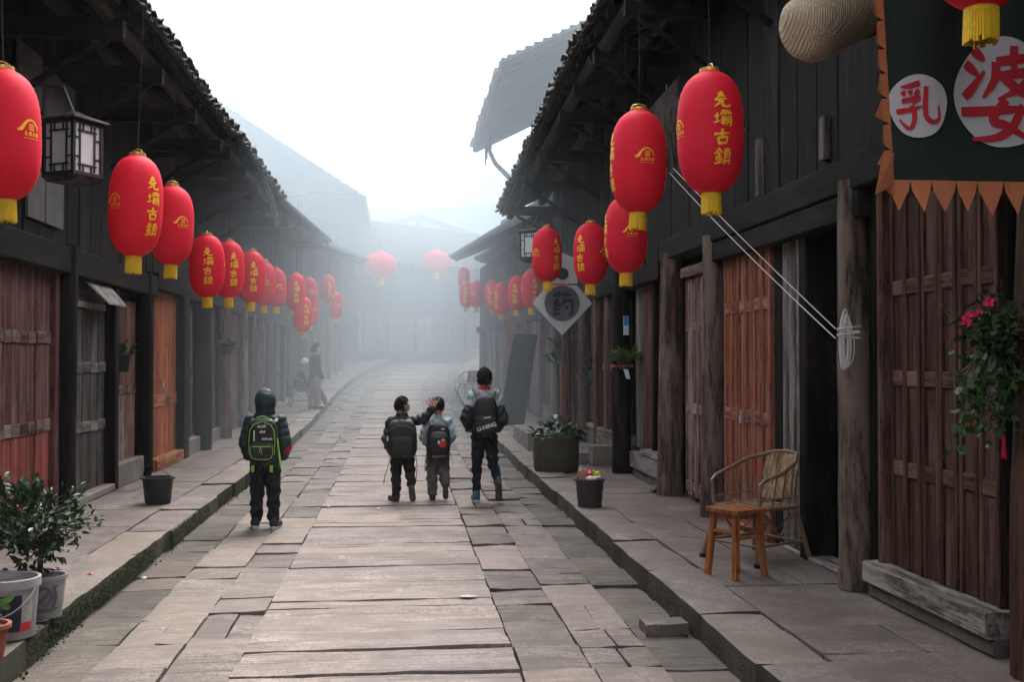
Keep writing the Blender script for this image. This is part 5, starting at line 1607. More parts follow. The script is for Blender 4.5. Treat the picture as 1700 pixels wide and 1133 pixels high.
# ------------------------------------------------------------------ bamboo chair and wooden stool
M['cane'] = plain('brown_bamboo', (.2, .13, .085), .45, nz=.35, scale=9)
M['canepan'] = wood('plaited_cane', (.36, .24, .14), wear=(.45, .34, .22))
M['stool'] = wood('orange_varnished_stool', (.46, .16, .045), dark=(.26, .08, .025), wear=(.4, .2, .1), wear_amt=.25)
M['rubber'] = plain('black_rubber_foot', (.015, .015, .015), .7)
def make_chair(loc, rot, label):
    o = thing('bamboo_chair', label, 'chair', (0, 0, 0), 'bamboo armchairs')
    SW, SD, SH = .23, .22, .41
    seat = MB()
    for k in range(12):
        x = -SW + .02 + k * (2 * SW - .04) / 11
        seat.box(x - .017, x + .017, -SD, SD, SH - .012 + .002 * (k % 2), SH + .004 * (k % 2))
    part('seat', seat, M['canepan'], o)
    part('seat_frame', MB().tube([(-SW, -SD, SH - .01), (SW, -SD, SH - .01), (SW, SD, SH - .01), (-SW, SD, SH - .01), (-SW, -SD, SH - .01)], .016, 8), M['cane'], o, smooth=True)
    for sx in (-1, 1):
        for sy_ in (-1, 1):
            a, b_ = Vector((sx * (SW - .015), sy_ * (SD - .015), SH)), Vector((sx * (SW + .06), sy_ * (SD + .08), .0))
            lg = part('leg', MB().tube([a, b_], [.018, .021], 8), M['cane'], o, smooth=True)
            part('foot_cap', MB().tube([b_ + Vector((0, 0, .03)), b_ + Vector((0, 0, .001))], .027, 8), M['rubber'], lg)
    for sx in (-1, 1):
        part('brace', MB().tube([(sx * (SW + .02), -SD - .03, .14), (sx * (SW + .02), SD + .03, .14)], .01, 6), M['cane'], o, smooth=True)
        part('brace', MB().tube([(sx * (SW - .0), -SD + .02, SH - .03), (sx * (SW + .015), 0, .2), (sx * SW, SD - .02, SH - .03)], .009, 6), M['cane'], o, smooth=True)
    for sy_ in (-1, 1):
        part('brace', MB().tube([(-SW - .02, sy_ * (SD + .03), .14), (SW + .02, sy_ * (SD + .03), .14)], .01, 6), M['cane'], o, smooth=True)
        part('brace', MB().tube([(-SW + .02, sy_ * SD, SH - .03), (0, sy_ * (SD + .02), .2), (SW - .02, sy_ * SD, SH - .03)], .009, 6), M['cane'], o, smooth=True)
    # horseshoe arm and back rail: front is -y
    arm = [(-SW - .01, -SD, SH), (-SW - .025, -SD - .01, SH + .18), (-SW - .03, -SD + .04, SH + .215), (-SW - .05, 0, SH + .26), (-SW - .02, SD * .8, SH + .33), (-.12, SD + .12, SH + .38), (0, SD + .14, SH + .39)]
    arm = arm + [(-x, y, z) for x, y, z in reversed(arm[:-1])]
    part('arm_rail', MB().tube(arm, .0155, 9), M['cane'], o, smooth=True)
    for sx in (-1, 1):
        for yy, zz, xx in ((-.06, .24, .045), (.04, .275, .05), (.14, .315, .035)):
            part('spindle', MB().tube([(sx * (SW - .01), yy, SH), (sx * (SW + xx - .01), yy + .01, SH + zz)], .008, 6), M['cane'], o, smooth=True)
        part('side_rail', MB().tube([(sx * (SW + .005), -SD, SH + .06), (sx * (SW + .0), SD, SH + .07)], .008, 6), M['cane'], o, smooth=True)
    bp = MB()
    for k in range(9):
        x = -.16 + k * .04
        top = (x * .95, SD + .135 - abs(x) * .25, SH + .385 - abs(x) * .12)
        bp.add([(x - .019, SD, SH + .03), (x + .019, SD, SH + .03), (top[0] + .019, top[1], top[2]), (top[0] - .019, top[1], top[2]), (x - .019, SD + .008, SH + .03), (x + .019, SD + .008, SH + .03), (top[0] + .019, top[1] + .008, top[2]), (top[0] - .019, top[1] + .008, top[2])],
               [(0, 1, 2, 3), (7, 6, 5, 4), (0, 3, 7, 4), (1, 5, 6, 2), (0, 4, 5, 1), (3, 2, 6, 7)])
    part('back_panel', bp, M['canepan'], o)
    o.location, o.rotation_euler = loc, (0, 0, rot)
    return o
xc, yc = at_z(1262, 928, PAVE)
ch = make_chair((xc - .03, yc, PAVE), math.atan2(-.48, -.88) + math.pi / 2, 'brown bamboo armchair behind the orange stool by the red door')
ch.scale = (.92, .92, .96)
note_kids(ch)
c2_ = dup(ch, (2.35, 29.0, zg(29) + PAVE), R(160), None, 'hazy bamboo armchair far up the right pavement, nearer of two')
c3_ = dup(ch, (1.95, 31.0, zg(31) + PAVE), R(200), None, 'hazy bamboo armchair far up the right pavement, farther of two')
xs0, ys0 = at_z(1222, 956, PAVE)
so_ = thing('stool', 'small orange varnished wooden stool on the right pavement', 'stool', (0, 0, 0))
part('seat', MB().prism([(-.15, -.13), (-.13, -.15), (.13, -.15), (.15, -.13), (.15, .13), (.13, .15), (-.13, .15), (-.15, .13)], .43, .456), M['stool'], so_)
part('apron', MB().box(-.105, .105, -.105, -.085, .39, .43).box(-.105, .105, .085, .105, .39, .43).box(-.105, -.085, -.085, .085, .39, .43).box(.085, .105, -.085, .085, .39, .43), M['stool'], so_)
for sx in (-1, 1):
    for sy_ in (-1, 1):
        part('leg', MB().add([(sx * (.1 + .035 * (1 - t)) + a * .018, sy_ * (.1 + .03 * (1 - t)) + b_ * .018, t * .43) for t in (0, 1) for a, b_ in ((-1, -1), (1, -1), (1, 1), (-1, 1))],
             [(3, 2, 1, 0), (4, 5, 6, 7)] + [(k, (k + 1) % 4, 4 + (k + 1) % 4, 4 + k) for k in range(4)]), M['stool'], so_)
for k, (a, b_) in enumerate((((-.11, -.11), (.11, -.11)), ((.11, -.11), (.11, .11)), ((.11, .11), (-.11, .11)), ((-.11, .11), (-.11, -.11)))):
    z = .27 + .03 * (k % 2)
    part('stretcher', MB().tube([(a[0], a[1], z), (b_[0], b_[1], z)], .013, 6), M['stool'], so_)
so_.location, so_.rotation_euler = (xs0, ys0, PAVE), (0, 0, R(28))

# ------------------------------------------------------------------ leaning boards and pots far up the right side
def lean(name, label, cat, px, pytop, pybot, Y, w, t, mat, tilt):
    a, b_ = at_y(px, pytop, Y), at_y(px, pybot, Y)
    zb_ = zg(Y) + PAVE
    mb = MB()
    h_ = a[1] - zb_
    V = [(b_[0] - tilt + u * w, Y + k * t, zb_) for u in (-.5, .5) for k in (0, 1)] + [(b_[0] + tilt * .5 + u * w * .9, Y + .15 + k * t, zb_ + h_) for u in (-.5, .5) for k in (0, 1)]
    mb.add(V, [(0, 2, 3, 1), (4, 5, 7, 6), (0, 4, 6, 2), (1, 3, 7, 5), (0, 1, 5, 4), (2, 6, 7, 3)])
    return solo(name, label, cat, mb, M[mat], (b_[0], Y, zb_))
lean('leaning_board', 'wide dark board leaning against the right house front in the haze', 'board', 866, 555, 680, 22.5, .55, .06, 'w_dark', .22)
lean('orange_plank', 'tall faded orange plank standing at the right in the haze', 'plank', 848, 520, 640, 26, .16, .05, 'w_orange', .03)
for px, py, Y, lab in ((820, 640, 26.0, 'white plastic pot on the right pavement left of the orange plank'), (836, 648, 25.0, 'second white pot, nearer the leaning dark board')):
    x, z = at_y(px, py, Y)
    o = thing('white_pot', lab, 'plant pot', (x, Y, zg(Y) + PAVE), 'white pots up the right pavement')
    pail(o, (x, Y, zg(Y) + PAVE), .1, .14, .26, M['whiteplastic'])
    soil(o, (x, Y, zg(Y) + PAVE), .12, .22)

# ------------------------------------------------------------------ people
M['skin'] = plain('skin', (.46, .25, .17), .55, nz=.06, scale=60, bmp=.05)
M['hair'] = plain('black_hair', (.012, .010, .010), .85, nz=.3, scale=140, bmp=1.0, spec=.15)
M['c_puffer'] = cloth('dark_teal_puffer_jacket', (.022, .04, .044), rough=.6, spec=.25, wr=.5)
M['c_jeans'] = cloth('dark_navy_trousers', (.018, .02, .026))
M['c_black'] = cloth('black_jacket_cloth', (.016, .016, .018), rough=.6, spec=.4)
M['c_brownblk'] = cloth('dark_brown_trousers', (.026, .021, .021))
M['c_greyblue'] = cloth('pale_grey_blue_sweater', (.33, .39, .42), wr=.6)
M['c_slim'] = cloth('slim_dark_jeans', (.012, .014, .02))
M['c_red'] = cloth('red_cotton', (.5, .02, .03))
M['c_tan'] = cloth('tan_trousers', (.26, .19, .15))
M['c_blue'] = cloth('dark_blue_coat', (.025, .05, .075))
M['shoe_dark'] = plain('dark_shoe', (.022, .022, .03), .6)
M['shoe_blue'] = plain('blue_shoe', (.03, .1, .17), .6)
M['shoe_red'] = plain('red_shoe', (.4, .03, .05), .6)
M['sole_brown'] = plain('brown_rubber_sole', (.075, .055, .048), .8)
M['sole_white'] = plain('white_rubber_sole', (.6, .6, .6), .7)
M['white_hair'] = plain('white_cap', (.65, .65, .65), .8)
m, n, l, b = newmat('brown_trousers_with_dotted_grey_legs')
v, rand = obvec(n, l, (1, 1, 1))
tc = n.new('ShaderNodeTexCoord'); sp_ = n.new('ShaderNodeSeparateXYZ'); l.new(tc.outputs['Object'], sp_.inputs[0])
vo = n.new('ShaderNodeTexVoronoi'); vo.inputs['Scale'].default_value = 26; l.new(tc.outputs['Object'], vo.inputs['Vector'])
dots = ramp(n, l, vo.outputs['Distance'], .22, .3)
c1 = mix(n, l, dots, (.03, .03, .035), (.12, .11, .105))
mot = noise(n, l, v, 28, 4, .6)
c2 = mix(n, l, ramp(n, l, mot, .35, .65), (.035, .026, .023), (.1, .074, .062))
hm = ramp(n, l, sp_.outputs['Z'], .33, .42)
c3 = mix(n, l, hm, c1, c2)
l.new(c3, b.inputs['Base Color']); b.inputs['Roughness'].default_value = .85
M['c_dots'] = m

def sphere_pts(c, r, nu=16, nv=10):
    V, fs = [], []
    for i in range(nv + 1):
        th = math.pi * i / nv
        for j in range(nu):
            a = 2 * math.pi * j / nu
            V.append((c[0] + r[0] * math.sin(th) * math.cos(a), c[1] + r[1] * math.sin(th) * math.sin(a), c[2] + r[2] * math.cos(th)))
    for i in range(nv):
        for j in range(nu):
            fs.append((i * nu + j, (i + 1) * nu + j, (i + 1) * nu + (j + 1) % nu, i * nu + (j + 1) % nu))
    return V, fs
class Body:
    """prims: capsules, ellipsoids and lofted trunks, grown together into one skin"""
    def __init__(s, H): s.H, s.p = H, []
    def cap(s, a, b, r0, r1, mat, pr=0.0):
        h = s.H; s.p.append(('c', np.array(a, float) * h, np.array(b, float) * h, r0 * h, r1 * h, mat, pr)); return s
    def ell(s, c, r, mat, pr=0.0):
        h = s.H; s.p.append(('e', np.array(c, float) * h, np.array(r, float) * h, mat, pr)); return s
    def loft(s, rings, mat, pr=0.0):
        s.p.append(('l', np.array(rings, float) * s.H, mat, pr)); return s
    def limb(s, pts, rs, mat):
        for i in range(len(pts) - 1): s.cap(pts[i], pts[i + 1], rs[i], rs[i + 1], mat)
        return s
    def hand(s, wrist, direc, side_v, size, mat='skin', curl=.25, spread=.32, thumb_side=1):
        """palm and five fingers of different lengths; direc = fingers' direction, side_v = across the palm"""
        d = Vector(direc).normalized(); t = Vector(side_v); t = (t - d * t.dot(d)).normalized(); nn = d.cross(t)
        w = Vector(wrist); k = size
        for u in (-.3, 0, .3): s.cap(w + t * u * k * .6, w + d * k * .48 + t * u * k * .85, .1 * k, .1 * k, mat)
        for i, (u, ln) in enumerate(((-.36, .36), (-.12, .46), (.12, .5), (.36, .45))):
            a = w + d * k * .5 + t * u * k
            dd = (d + t * u * spread * 3.2 + nn * curl * .3).normalized()
            m1 = a + dd * ln * k * .55
            m2 = m1 + (dd + nn * curl).normalized() * ln * k * .5
            s.cap(a, m1, .075 * k, .07 * k, mat); s.cap(m1, m2, .068 * k, .058 * k, mat)
        a = w + t * thumb_side * .34 * k + d * k * .12
        m1 = a + (d * .6 + t * thumb_side * .9).normalized() * .3 * k
        s.cap(a, m1, .09 * k, .078 * k, mat); s.cap(m1, m1 + (d * .9 + t * thumb_side * .35).normalized() * .24 * k, .074 * k, .062 * k, mat)
        return s
    def head(s, c, yaw, hair=True, r=(.064, .075, .085), mat='skin'):
        ca, sa = math.cos(yaw), math.sin(yaw)
        P = lambda x, y, z: (c[0] + x * ca - y * sa, c[1] + x * sa + y * ca, c[2] + z)
        s.hc, s.hyaw, s.hr = c, yaw, r
        s.ell(c, (r[0], r[0] * 1.1, r[2]), mat)
        s.ell(P(0, r[1] * .25, -r[2] * .3), (r[0] * .78, r[0] * .8, r[2] * .62), mat)
        s.cap(P(0, r[1] * 1.0, .0), P(0, r[1] * 1.16, -.018), .008, .012, mat)            # nose
        for q in (-1, 1):
            s.ell(P(q * r[0] * 1.0, -.002, -.012), (.010, .013, .02), mat)                 # ears
            s.ell(P(q * .024, r[1] * .93, .006), (.0085, .006, .006), 'hair', -.002)        # eyes
        s.cap(P(-.018, r[1] * .98, -.042), P(.018, r[1] * .98, -.042), .006, .006, 'c_red')  # mouth
        return s
    def grow(s, name, root, voxel=.006, wrinkle=1.0, smooth=5, quilt=None):
        mb = MB()
        for p in s.p:
            if p[0] == 'e': mb.add(*sphere_pts(p[1], p[2]))
            elif p[0] == 'c':
                a, b_, r0, r1 = p[1:5]
                mb.add(*sphere_pts(a, (r0,) * 3, 14, 8)); mb.add(*sphere_pts(b_, (r1,) * 3, 14, 8))
                if np.linalg.norm(a - b_) > 1e-5: mb.tube([a, b_], [r0, r1], 14)
            else:
                V = []
                for (x, y, z, rx, ry) in p[1]:
                    for j in range(24):
                        an = 2 * math.pi * j / 24
                        V.append((x + rx * math.cos(an), y + ry * math.sin(an), z))
                k = len(p[1])
                mb.add(V, [(i * 24 + j, i * 24 + (j + 1) % 24, (i + 1) * 24 + (j + 1) % 24, (i + 1) * 24 + j) for i in range(k - 1) for j in range(24)] + [tuple(range(23, -1, -1)), tuple((k - 1) * 24 + j for j in range(24))])
        me = mb.mesh('body_rough', [M['skin']])
        ob = bpy.data.objects.new('body_rough', me); COL.objects.link(ob)
        rm = ob.modifiers.new('r', 'REMESH'); rm.mode = 'VOXEL'; rm.voxel_size = voxel
        sm = ob.modifiers.new('s', 'SMOOTH'); sm.factor, sm.iterations = .5, smooth
        dg = bpy.context.evaluated_depsgraph_get()
        res = bpy.data.meshes.new_from_object(ob.evaluated_get(dg))
        bpy.data.objects.remove(ob); bpy.data.meshes.remove(me)
        res.name = name
        mats = []
        for p in s.p:
            if p[-2] not in mats: mats.append(p[-2])
        nf = len(res.polygons)
        ce = np.empty(nf * 3); res.polygons.foreach_get('center', ce); ce = ce.reshape(-1, 3)
        def field(pts):
            best = np.full(len(pts), 1e9); mi = np.zeros(len(pts), int)
            for p in s.p:
                if p[0] == 'c':
                    a, b_, r0, r1 = p[1:5]; ab = b_ - a
                    t = np.clip(((pts - a) @ ab) / max(1e-9, ab @ ab), 0, 1)
                    dd = np.linalg.norm(pts - (a + t[:, None] * ab), axis=1) - (r0 + (r1 - r0) * t)
                elif p[0] == 'e':
                    dd = (np.linalg.norm((pts - p[1]) / p[2], axis=1) - 1) * p[2].min()
                else:
                    z = p[1][:, 2]
                    o = np.argsort(z)
                    g = [np.interp(pts[:, 2], z[o], p[1][o, q]) for q in (0, 1, 3, 4)]
                    dd = (np.hypot((pts[:, 0] - g[0]) / g[2], (pts[:, 1] - g[1]) / g[3]) - 1) * np.minimum(g[2], g[3])
                    dd = np.maximum(dd, np.maximum(z.min() - pts[:, 2], pts[:, 2] - z.max()))
                dd = dd + p[-1]
                k = dd < best
                best[k] = dd[k]; mi[k] = mats.index(p[-2])
            return mi
        mi = field(ce)
        for mt in mats: res.materials.append(M[mt])
        while len(res.materials) > len(mats): res.materials.pop(index=0)
        res.polygons.foreach_set('material_index', mi.tolist())
        res.polygons.foreach_set('use_smooth', [True] * nf)
        nv = len(res.vertices)
        co = np.empty(nv * 3); res.vertices.foreach_get('co', co); co = co.reshape(-1, 3)
        no = np.empty(nv * 3); res.vertices.foreach_get('normal', no); no = no.reshape(-1, 3)
        vm = field(co)
        isc = np.array([m_.startswith('c_') for m_ in mats])[vm]
        x, y, z = co.T
        d = .0055 * wrinkle * (np.sin(z * 62 + 3 * np.sin(x * 23 + y * 17)) + .7 * np.sin(z * 37 - x * 41 + 2 * np.sin(y * 31)) + .5 * np.sin(x * 90 + z * 55))
        if quilt:
            q = np.array([m_ == quilt for m_ in mats])[vm]
            d = np.where(q, np.where(z > .83 * s.H, .0025, .008) * (np.abs(np.sin(z * 46 + .6 * np.sin(x * 12))) ** .5 - .7), d)
        co += no * (d * isc)[:, None]
        res.vertices.foreach_set('co', co.ravel()); res.update()
        o = link(name, res, root)
        WLOC[o.name] = WLOC[root.name]
        return o
def hair_cap(root, body, mat='hair', grow_=1.09, front=.35, low=-.55, seed=1, name='hair', rough=.05):
    c = np.array(body.hc) * body.H; r = np.array(body.hr) * body.H * grow_
    r = np.array([r[0], r[0] * 1.12, r[2]])
    V, fs = sphere_pts((0, 0, 0), (1, 1, 1), 64, 44)
    rr_ = random.Random(seed)
    ph = [rr_.uniform(0, 6) for _ in range(6)]
    ca, sa = math.cos(body.hyaw), math.sin(body.hyaw)
    keep = []
    out = []
    for x, y, z in V:
        lim = low + .1 * math.sin(7 * math.atan2(y, x) + ph[0]) if y < front * .4 else (.3 + .12 * math.sin(9 * x + ph[1]))
        k = z > lim if y < .75 else z > .45
        keep.append(k)
        s = 1 + rough * (math.sin(21 * math.atan2(y, x) + 5 * z + ph[2]) * .5 + math.sin(13 * z + 9 * x + ph[3]) * .6)
        px, py, pz = x * r[0] * s, y * r[1] * s, z * r[2] * s * (1.02 if z > 0 else 1)
        out.append((c[0] + px * ca - py * sa, c[1] + px * sa + py * ca, c[2] + pz))
    fs = [f for f in fs if all(keep[i] for i in f)]
    used = sorted({i for f in fs for i in f}); ix = {v: k for k, v in enumerate(used)}
    w = WLOC[root.name]
    mb = MB().add([Vector(out[i]) + w for i in used], [tuple(ix[i] for i in f) for f in fs])
    return part(name, mb, M[mat], root, smooth=True, angle=70)
def sbox(mb, c, s, n=4.5, nu=28, nv=18, taper=0.0, mi=0):
    """rounded box"""
    V = []
    pw = lambda t: math.copysign(abs(t) ** (2 / n), t)
    for i in range(nv + 1):
        ph = -math.pi / 2 + math.pi * i / nv
        for j in range(nu):
            a = 2 * math.pi * j / nu
            z = pw(math.sin(ph))
            k = 1 - taper * (z * .5 + .5)
            V.append((c[0] + s[0] * k * pw(math.cos(ph)) * pw(math.cos(a)), c[1] + s[1] * k * pw(math.cos(ph)) * pw(math.sin(a)), c[2] + s[2] * z))
    return mb.add(V, [(i * nu + j, i * nu + (j + 1) % nu, (i + 1) * nu + (j + 1) % nu, (i + 1) * nu + j) for i in range(nv) for j in range(nu)], mi)
def foot(bd, x, y, out=0.0, mat='shoe_dark', sole='sole_brown', lift=False, k=1.0):
    if not lift:
        bd.cap((x, y - .03, .03), (x + out, y + .075, .026), .03 * k, .028 * k, mat)
        bd.cap((x, y - .028, .036), (x, y - .015, .06), .031 * k, .032 * k, mat)
        bd.cap((x, y - .034, .009), (x + out, y + .08, .008), .026 * k, .024 * k, sole)
    else:
        bd.cap((x, y - .075, .14), (x + out, y - .05, .04), .03 * k, .03 * k, mat)
        bd.cap((x, y - .06, .155), (x, y - .055, .165), .032 * k, .032 * k, mat)
        bd.cap((x, y - .09, .135), (x + out, y - .068, .036), .03 * k, .032 * k, sole, -.004)
ACC = {'lime': plain('lime_piping', (.26, .55, .06), .5, bmp=0), 'bag': cloth('black_backpack_nylon', (.014, .014, .017), rough=.55, spec=.4, wr=.35),
       'bag2': cloth('dark_navy_backpack', (.02, .021, .03), rough=.6, wr=.3), 'greyp': cloth('grey_pocket', (.1, .1, .105)), 'white': plain('white_print', (.75, .75, .75), .6, bmp=0)}
def pack(label, loc, w, h, d, mat, zc, yc, taper=.12, lean=0.0):
    """backpack, its middle at height zc, yc behind the wearer"""
    o = thing('backpack', label, 'backpack', loc, 'backpacks worn by the children')
    X, Y, Z = loc
    c = (X, Y + yc, Z + zc)
    part('body', sbox(MB(), c, (w / 2, d / 2, h / 2), 3.6, taper=taper), ACC[mat], o, smooth=True, angle=70)
    return o, c
def ptube(name, pts, r, mat, parent, n=6, flat=None):
    return part(name, MB().tube(pts, r, n, flat=flat), mat, parent, smooth=True)

# --- hooded child
H = 1.33
x, y = at_z(440, 877, 0)
loc = (x, y, 0.0)
pC = thing('person', 'child in a dark hooded puffer jacket walking away on the left', 'person', loc, 'children walking up the street')
B = Body(H)
B.loft([(0, 0, .43, .106, .08), (0, 0, .47, .112, .086), (0, 0, .56, .105, .082), (0, 0, .66, .108, .084), (0, 0, .74, .112, .084), (0, 0, .79, .095, .075), (0, 0, .84, .058, .058)], 'c_puffer', -.003)
for q in (-1, 1):
    B.limb([(q * .1, 0, .765), (q * .138, -.015, .615), (q * .12, .05, .52)], [.052, .05, .045], 'c_puffer')
    B.limb([(q * .048 + .0, 0, .46), (q * .058, .01 if q < 0 else -.005, .26), (q * .062, .02 * -q, .07)], [.062, .05, .041], 'c_jeans')
    foot(B, q * .066, .02 * -q, q * .025, 'shoe_dark', 'sole_white')
    B.ell((q * .066 + q * .012, .02 * -q + .02, .05), (.024, .03, .022), 'shoe_red', -.004)
    B.hand((q * .108, .07, .51), (-q * .5, .8, -.3), (0, .3, 1), .075, 'skin', .8, .1, q)
B.ell((.158, -.0, .575), (.03, .036, .05), 'c_red', -.002)
B.head((0, .0, .905), 0, r=(.06, .07, .08))
B.ell((0, -.012, .908), (.077, .083, .094), 'c_puffer', -.003)
B.cap((0, -.01, .83), (0, -.01, .86), .07, .07, 'c_puffer')
B.grow('body', pC, quilt='c_puffer')
o, c = pack('black child backpack with lime green piping and buckles', loc, .30, .42, .16, 'bag', .845, -.185)
yb_ = c[1] - .085
def fr(pts, r, mat, name, k=1): return ptube(name, [(c[0] + a, yb_ - e, c[2] + b_) for a, b_, e in pts], r, mat, o)
fr([(-.115, -.13, .0), (-.12, -.02, .0), (-.11, .1, .0), (-.08, .15, -.01), (-.02, .17, -.015)], .0035, ACC['lime'], 'piping')
fr([(.115, -.13, .0), (.12, -.02, .0), (.11, .1, .0), (.08, .15, -.01), (.02, .17, -.015)], .0035, ACC['lime'], 'piping')
pk = part('pocket', sbox(MB(), (c[0], c[1] - .07, c[2] - .1), (.115, .035, .085), 4), ACC['bag'], o, smooth=True, angle=70)
ptube('piping', [(c[0] + a, c[1] - .104, c[2] + b_) for a, b_ in ((-.1, -.045), (-.104, -.1), (-.09, -.155), (-.05, -.17), (.05, -.17), (.09, -.155), (.104, -.1), (.1, -.045))], .0035, ACC['lime'], pk)
ptube('zip', [(c[0] - .085, c[1] - .106, c[2] - .05), (c[0] + .085, c[1] - .106, c[2] - .05)], .005, ACC['lime'], pk)
ptube('zip_pull', [(c[0] - .01, c[1] - .108, c[2] - .055), (c[0] - .02, c[1] - .11, c[2] - .1), (c[0] - .005, c[1] - .11, c[2] - .115), (c[0] + .005, c[1] - .11, c[2] - .095), (c[0] - .008, c[1] - .108, c[2] - .06)], .0035, ACC['lime'], pk)
ptube('handle', [(c[0] - .075, c[1] - .02, c[2] + .18), (c[0] - .045, c[1] - .05, c[2] + .22), (c[0], c[1] - .06, c[2] + .23), (c[0] + .045, c[1] - .05, c[2] + .22), (c[0] + .075, c[1] - .02, c[2] + .18)], .005, ACC['lime'], o)
ptube('flap', [(c[0] - .1, c[1] - .05, c[2] + .15), (c[0] - .05, c[1] - .07, c[2] + .175), (c[0] + .03, c[1] - .07, c[2] + .18), (c[0] + .09, c[1] - .05, c[2] + .19)], .006, ACC['lime'], o, flat=.5)
for a in (-.085, .085): part('buckle', MB().box(c[0] + a - .013, c[0] + a + .013, c[1] - .07, c[1] - .055, c[2] - .29, c[2] - .23), ACC['lime'], o)
for q in (-1, 1):
    part('strap', MB().tube([(c[0] + q * .1, c[1] + .05, c[2] + .17), (c[0] + q * .11, c[1] + .16, c[2] + .21), (c[0] + q * .11, c[1] + .3, c[2] + .14), (c[0] + q * .13, c[1] + .31, c[2] - .05), (c[0] + q * .14, c[1] + .1, c[2] - .17)], .022, 8, flat=.35), ACC['bag'], o, smooth=True)
fr([(.135, .02, -.05), (.15, -.1, -.05), (.165, -.2, -.03), (.175, -.26, -.02)], .009, ACC['lime'], 'webbing')
mk = MB()
r = random.Random(3)
for (u0, u1, z0, nn) in ((.0, .1, .01, 9), (-.02, .035, .075, 4), (-.04, .04, .125, 5)):
    for k in range(nn):
        a = u0 + (u1 - u0) * k / nn
        mk.box(c[0] + a, c[0] + a + (u1 - u0) / nn * .6, yb_ - .004, yb_ - .0005, c[2] + z0, c[2] + z0 + r.uniform(.012, .026))
mk.box(c[0] - .075, c[0] - .065, yb_ - .004, yb_ - .0005, c[2] + .0, c[2] + .1)
part('print', mk, ACC['white'], o)

# --- boy with the arm out
H = 1.18
x, y = at_z(667, 833, 0)
loc = (x, y, 0.0)
pA = thing('person', 'boy in a black jacket resting his hand on the head of the child beside him', 'person', loc, 'children walking up the street')
B = Body(H)
B.loft([(0, 0, .44, .098, .08), (0, 0, .52, .112, .085), (0, 0, .62, .112, .085), (0, 0, .72, .118, .085), (0, 0, .785, .1, .07), (0, 0, .83, .05, .05)], 'c_black', -.002)
B.limb([(-.1, 0, .765), (-.148, -.03, .6), (-.12, .05, .5)], [.05, .046, .04], 'c_black')
B.limb([(.1, 0, .77), (.205, -.03, .785), (.285, -.045, .885)], [.052, .046, .036], 'c_black')
B.hand((.295, -.05, .905), (.12, .12, .9), (1, .05, -.1), .105, 'skin', -.25, .36, -1)
B.hand((-.105, .065, .49), (.4, .8, -.2), (0, .3, 1), .075, 'skin', .8, .1, -1)
B.limb([(-.05, 0, .46), (-.055, .015, .26), (-.05, .0, .08)], [.064, .05, .042], 'c_brownblk')
B.limb([(.055, 0, .46), (.078, .04, .28), (.09, -.045, .17)], [.064, .052, .042], 'c_brownblk')
foot(B, -.048, .01, -.06); foot(B, .092, .0, .012, lift=True)
B.head((0, .008, .915), R(-55))
B.cap((0, 0, .8), (0, .004, .86), .036, .034, 'skin')
B.loft([(0, 0, .8, .06, .055), (0, 0, .845, .05, .048)], 'c_black', -.004)
B.grow('body', pA)
hair_cap(pA, B, seed=4)
o, c = pack('large plain black backpack on the boy whose arm reaches out', loc, .36, .43, .2, 'bag', .72, -.17)
part('pocket', sbox(MB(), (c[0], c[1] - .07, c[2] - .08), (.14, .05, .11), 3.5), ACC['bag'], o, smooth=True, angle=70)
ptube('handle', [(c[0] - .05, c[1] - .03, c[2] + .19), (c[0] - .03, c[1] - .05, c[2] + .225), (c[0] + .03, c[1] - .05, c[2] + .225), (c[0] + .05, c[1] - .03, c[2] + .19)], .007, ACC['bag'], o)
ptube('seam', [(c[0] + .15 * math.cos(a), c[1] - .1 + .0 * a, c[2] + .06 + .09 * math.sin(a)) for a in np.linspace(.2, 2.9, 12)], .004, ACC['greyp'], o)
for q in (-1, 1):
    part('strap', MB().tube([(c[0] + q * .09, c[1] + .06, c[2] + .17), (c[0] + q * .1, c[1] + .16, c[2] + .215), (c[0] + q * .1, c[1] + .29, c[2] + .14), (c[0] + q * .13, c[1] + .29, c[2] - .05), (c[0] + q * .14, c[1] + .09, c[2] - .17)], .02, 8, flat=.35), ACC['bag'], o, smooth=True)
ptube('webbing', [(c[0] - .13, c[1] - .02, c[2] - .19), (c[0] - .15, c[1] - .03, c[2] - .3), (c[0] - .185, c[1] - .03, c[2] - .4), (c[0] - .2, c[1] - .03, c[2] - .5)], .008, ACC['bag'], o, flat=.5)
ptube('webbing', [(c[0] + .15, c[1] - .02, c[2] - .16), (c[0] + .17, c[1] - .03, c[2] - .3), (c[0] + .16, c[1] - .03, c[2] - .46)], .008, ACC['bag'], o, flat=.5)
part('tag', MB().box(c[0] - .165, c[0] - .15, c[1] - .085, c[1] - .08, c[2] - .02, c[2] + .03), ACC['white'], o)

# --- the child whose head is held
x, y = at_z(727, 830, 0)
loc = (x, y, 0.0)
H = 1.165
pB = thing('person', 'small child in grey blue sleeves and dotted trousers, head under the boy\'s hand', 'person', loc, 'children walking up the street')
B = Body(H)
B.loft([(0, 0, .42, .098, .08), (0, 0, .5, .105, .083), (0, 0, .62, .105, .083), (0, 0, .72, .112, .083), (0, 0, .785, .095, .07), (0, 0, .825, .05, .048)], 'c_greyblue', -.002)
for q in (-1, 1):
    B.limb([(q * .1, 0, .765), (q * .147, -.025, .63), (q * .11, .06, .55)], [.044, .042, .037], 'c_greyblue')
    B.hand((q * .1, .075, .545), (-q * .5, .8, -.2), (0, .3, 1), .075, 'skin', .8, .1, q)
B.limb([(-.048, 0, .44), (-.058, .015, .25), (-.052, .0, .08)], [.068, .057, .048], 'c_dots')
B.limb([(.048, 0, .44), (.06, .045, .27), (.068, -.035, .165)], [.068, .058, .048], 'c_dots')
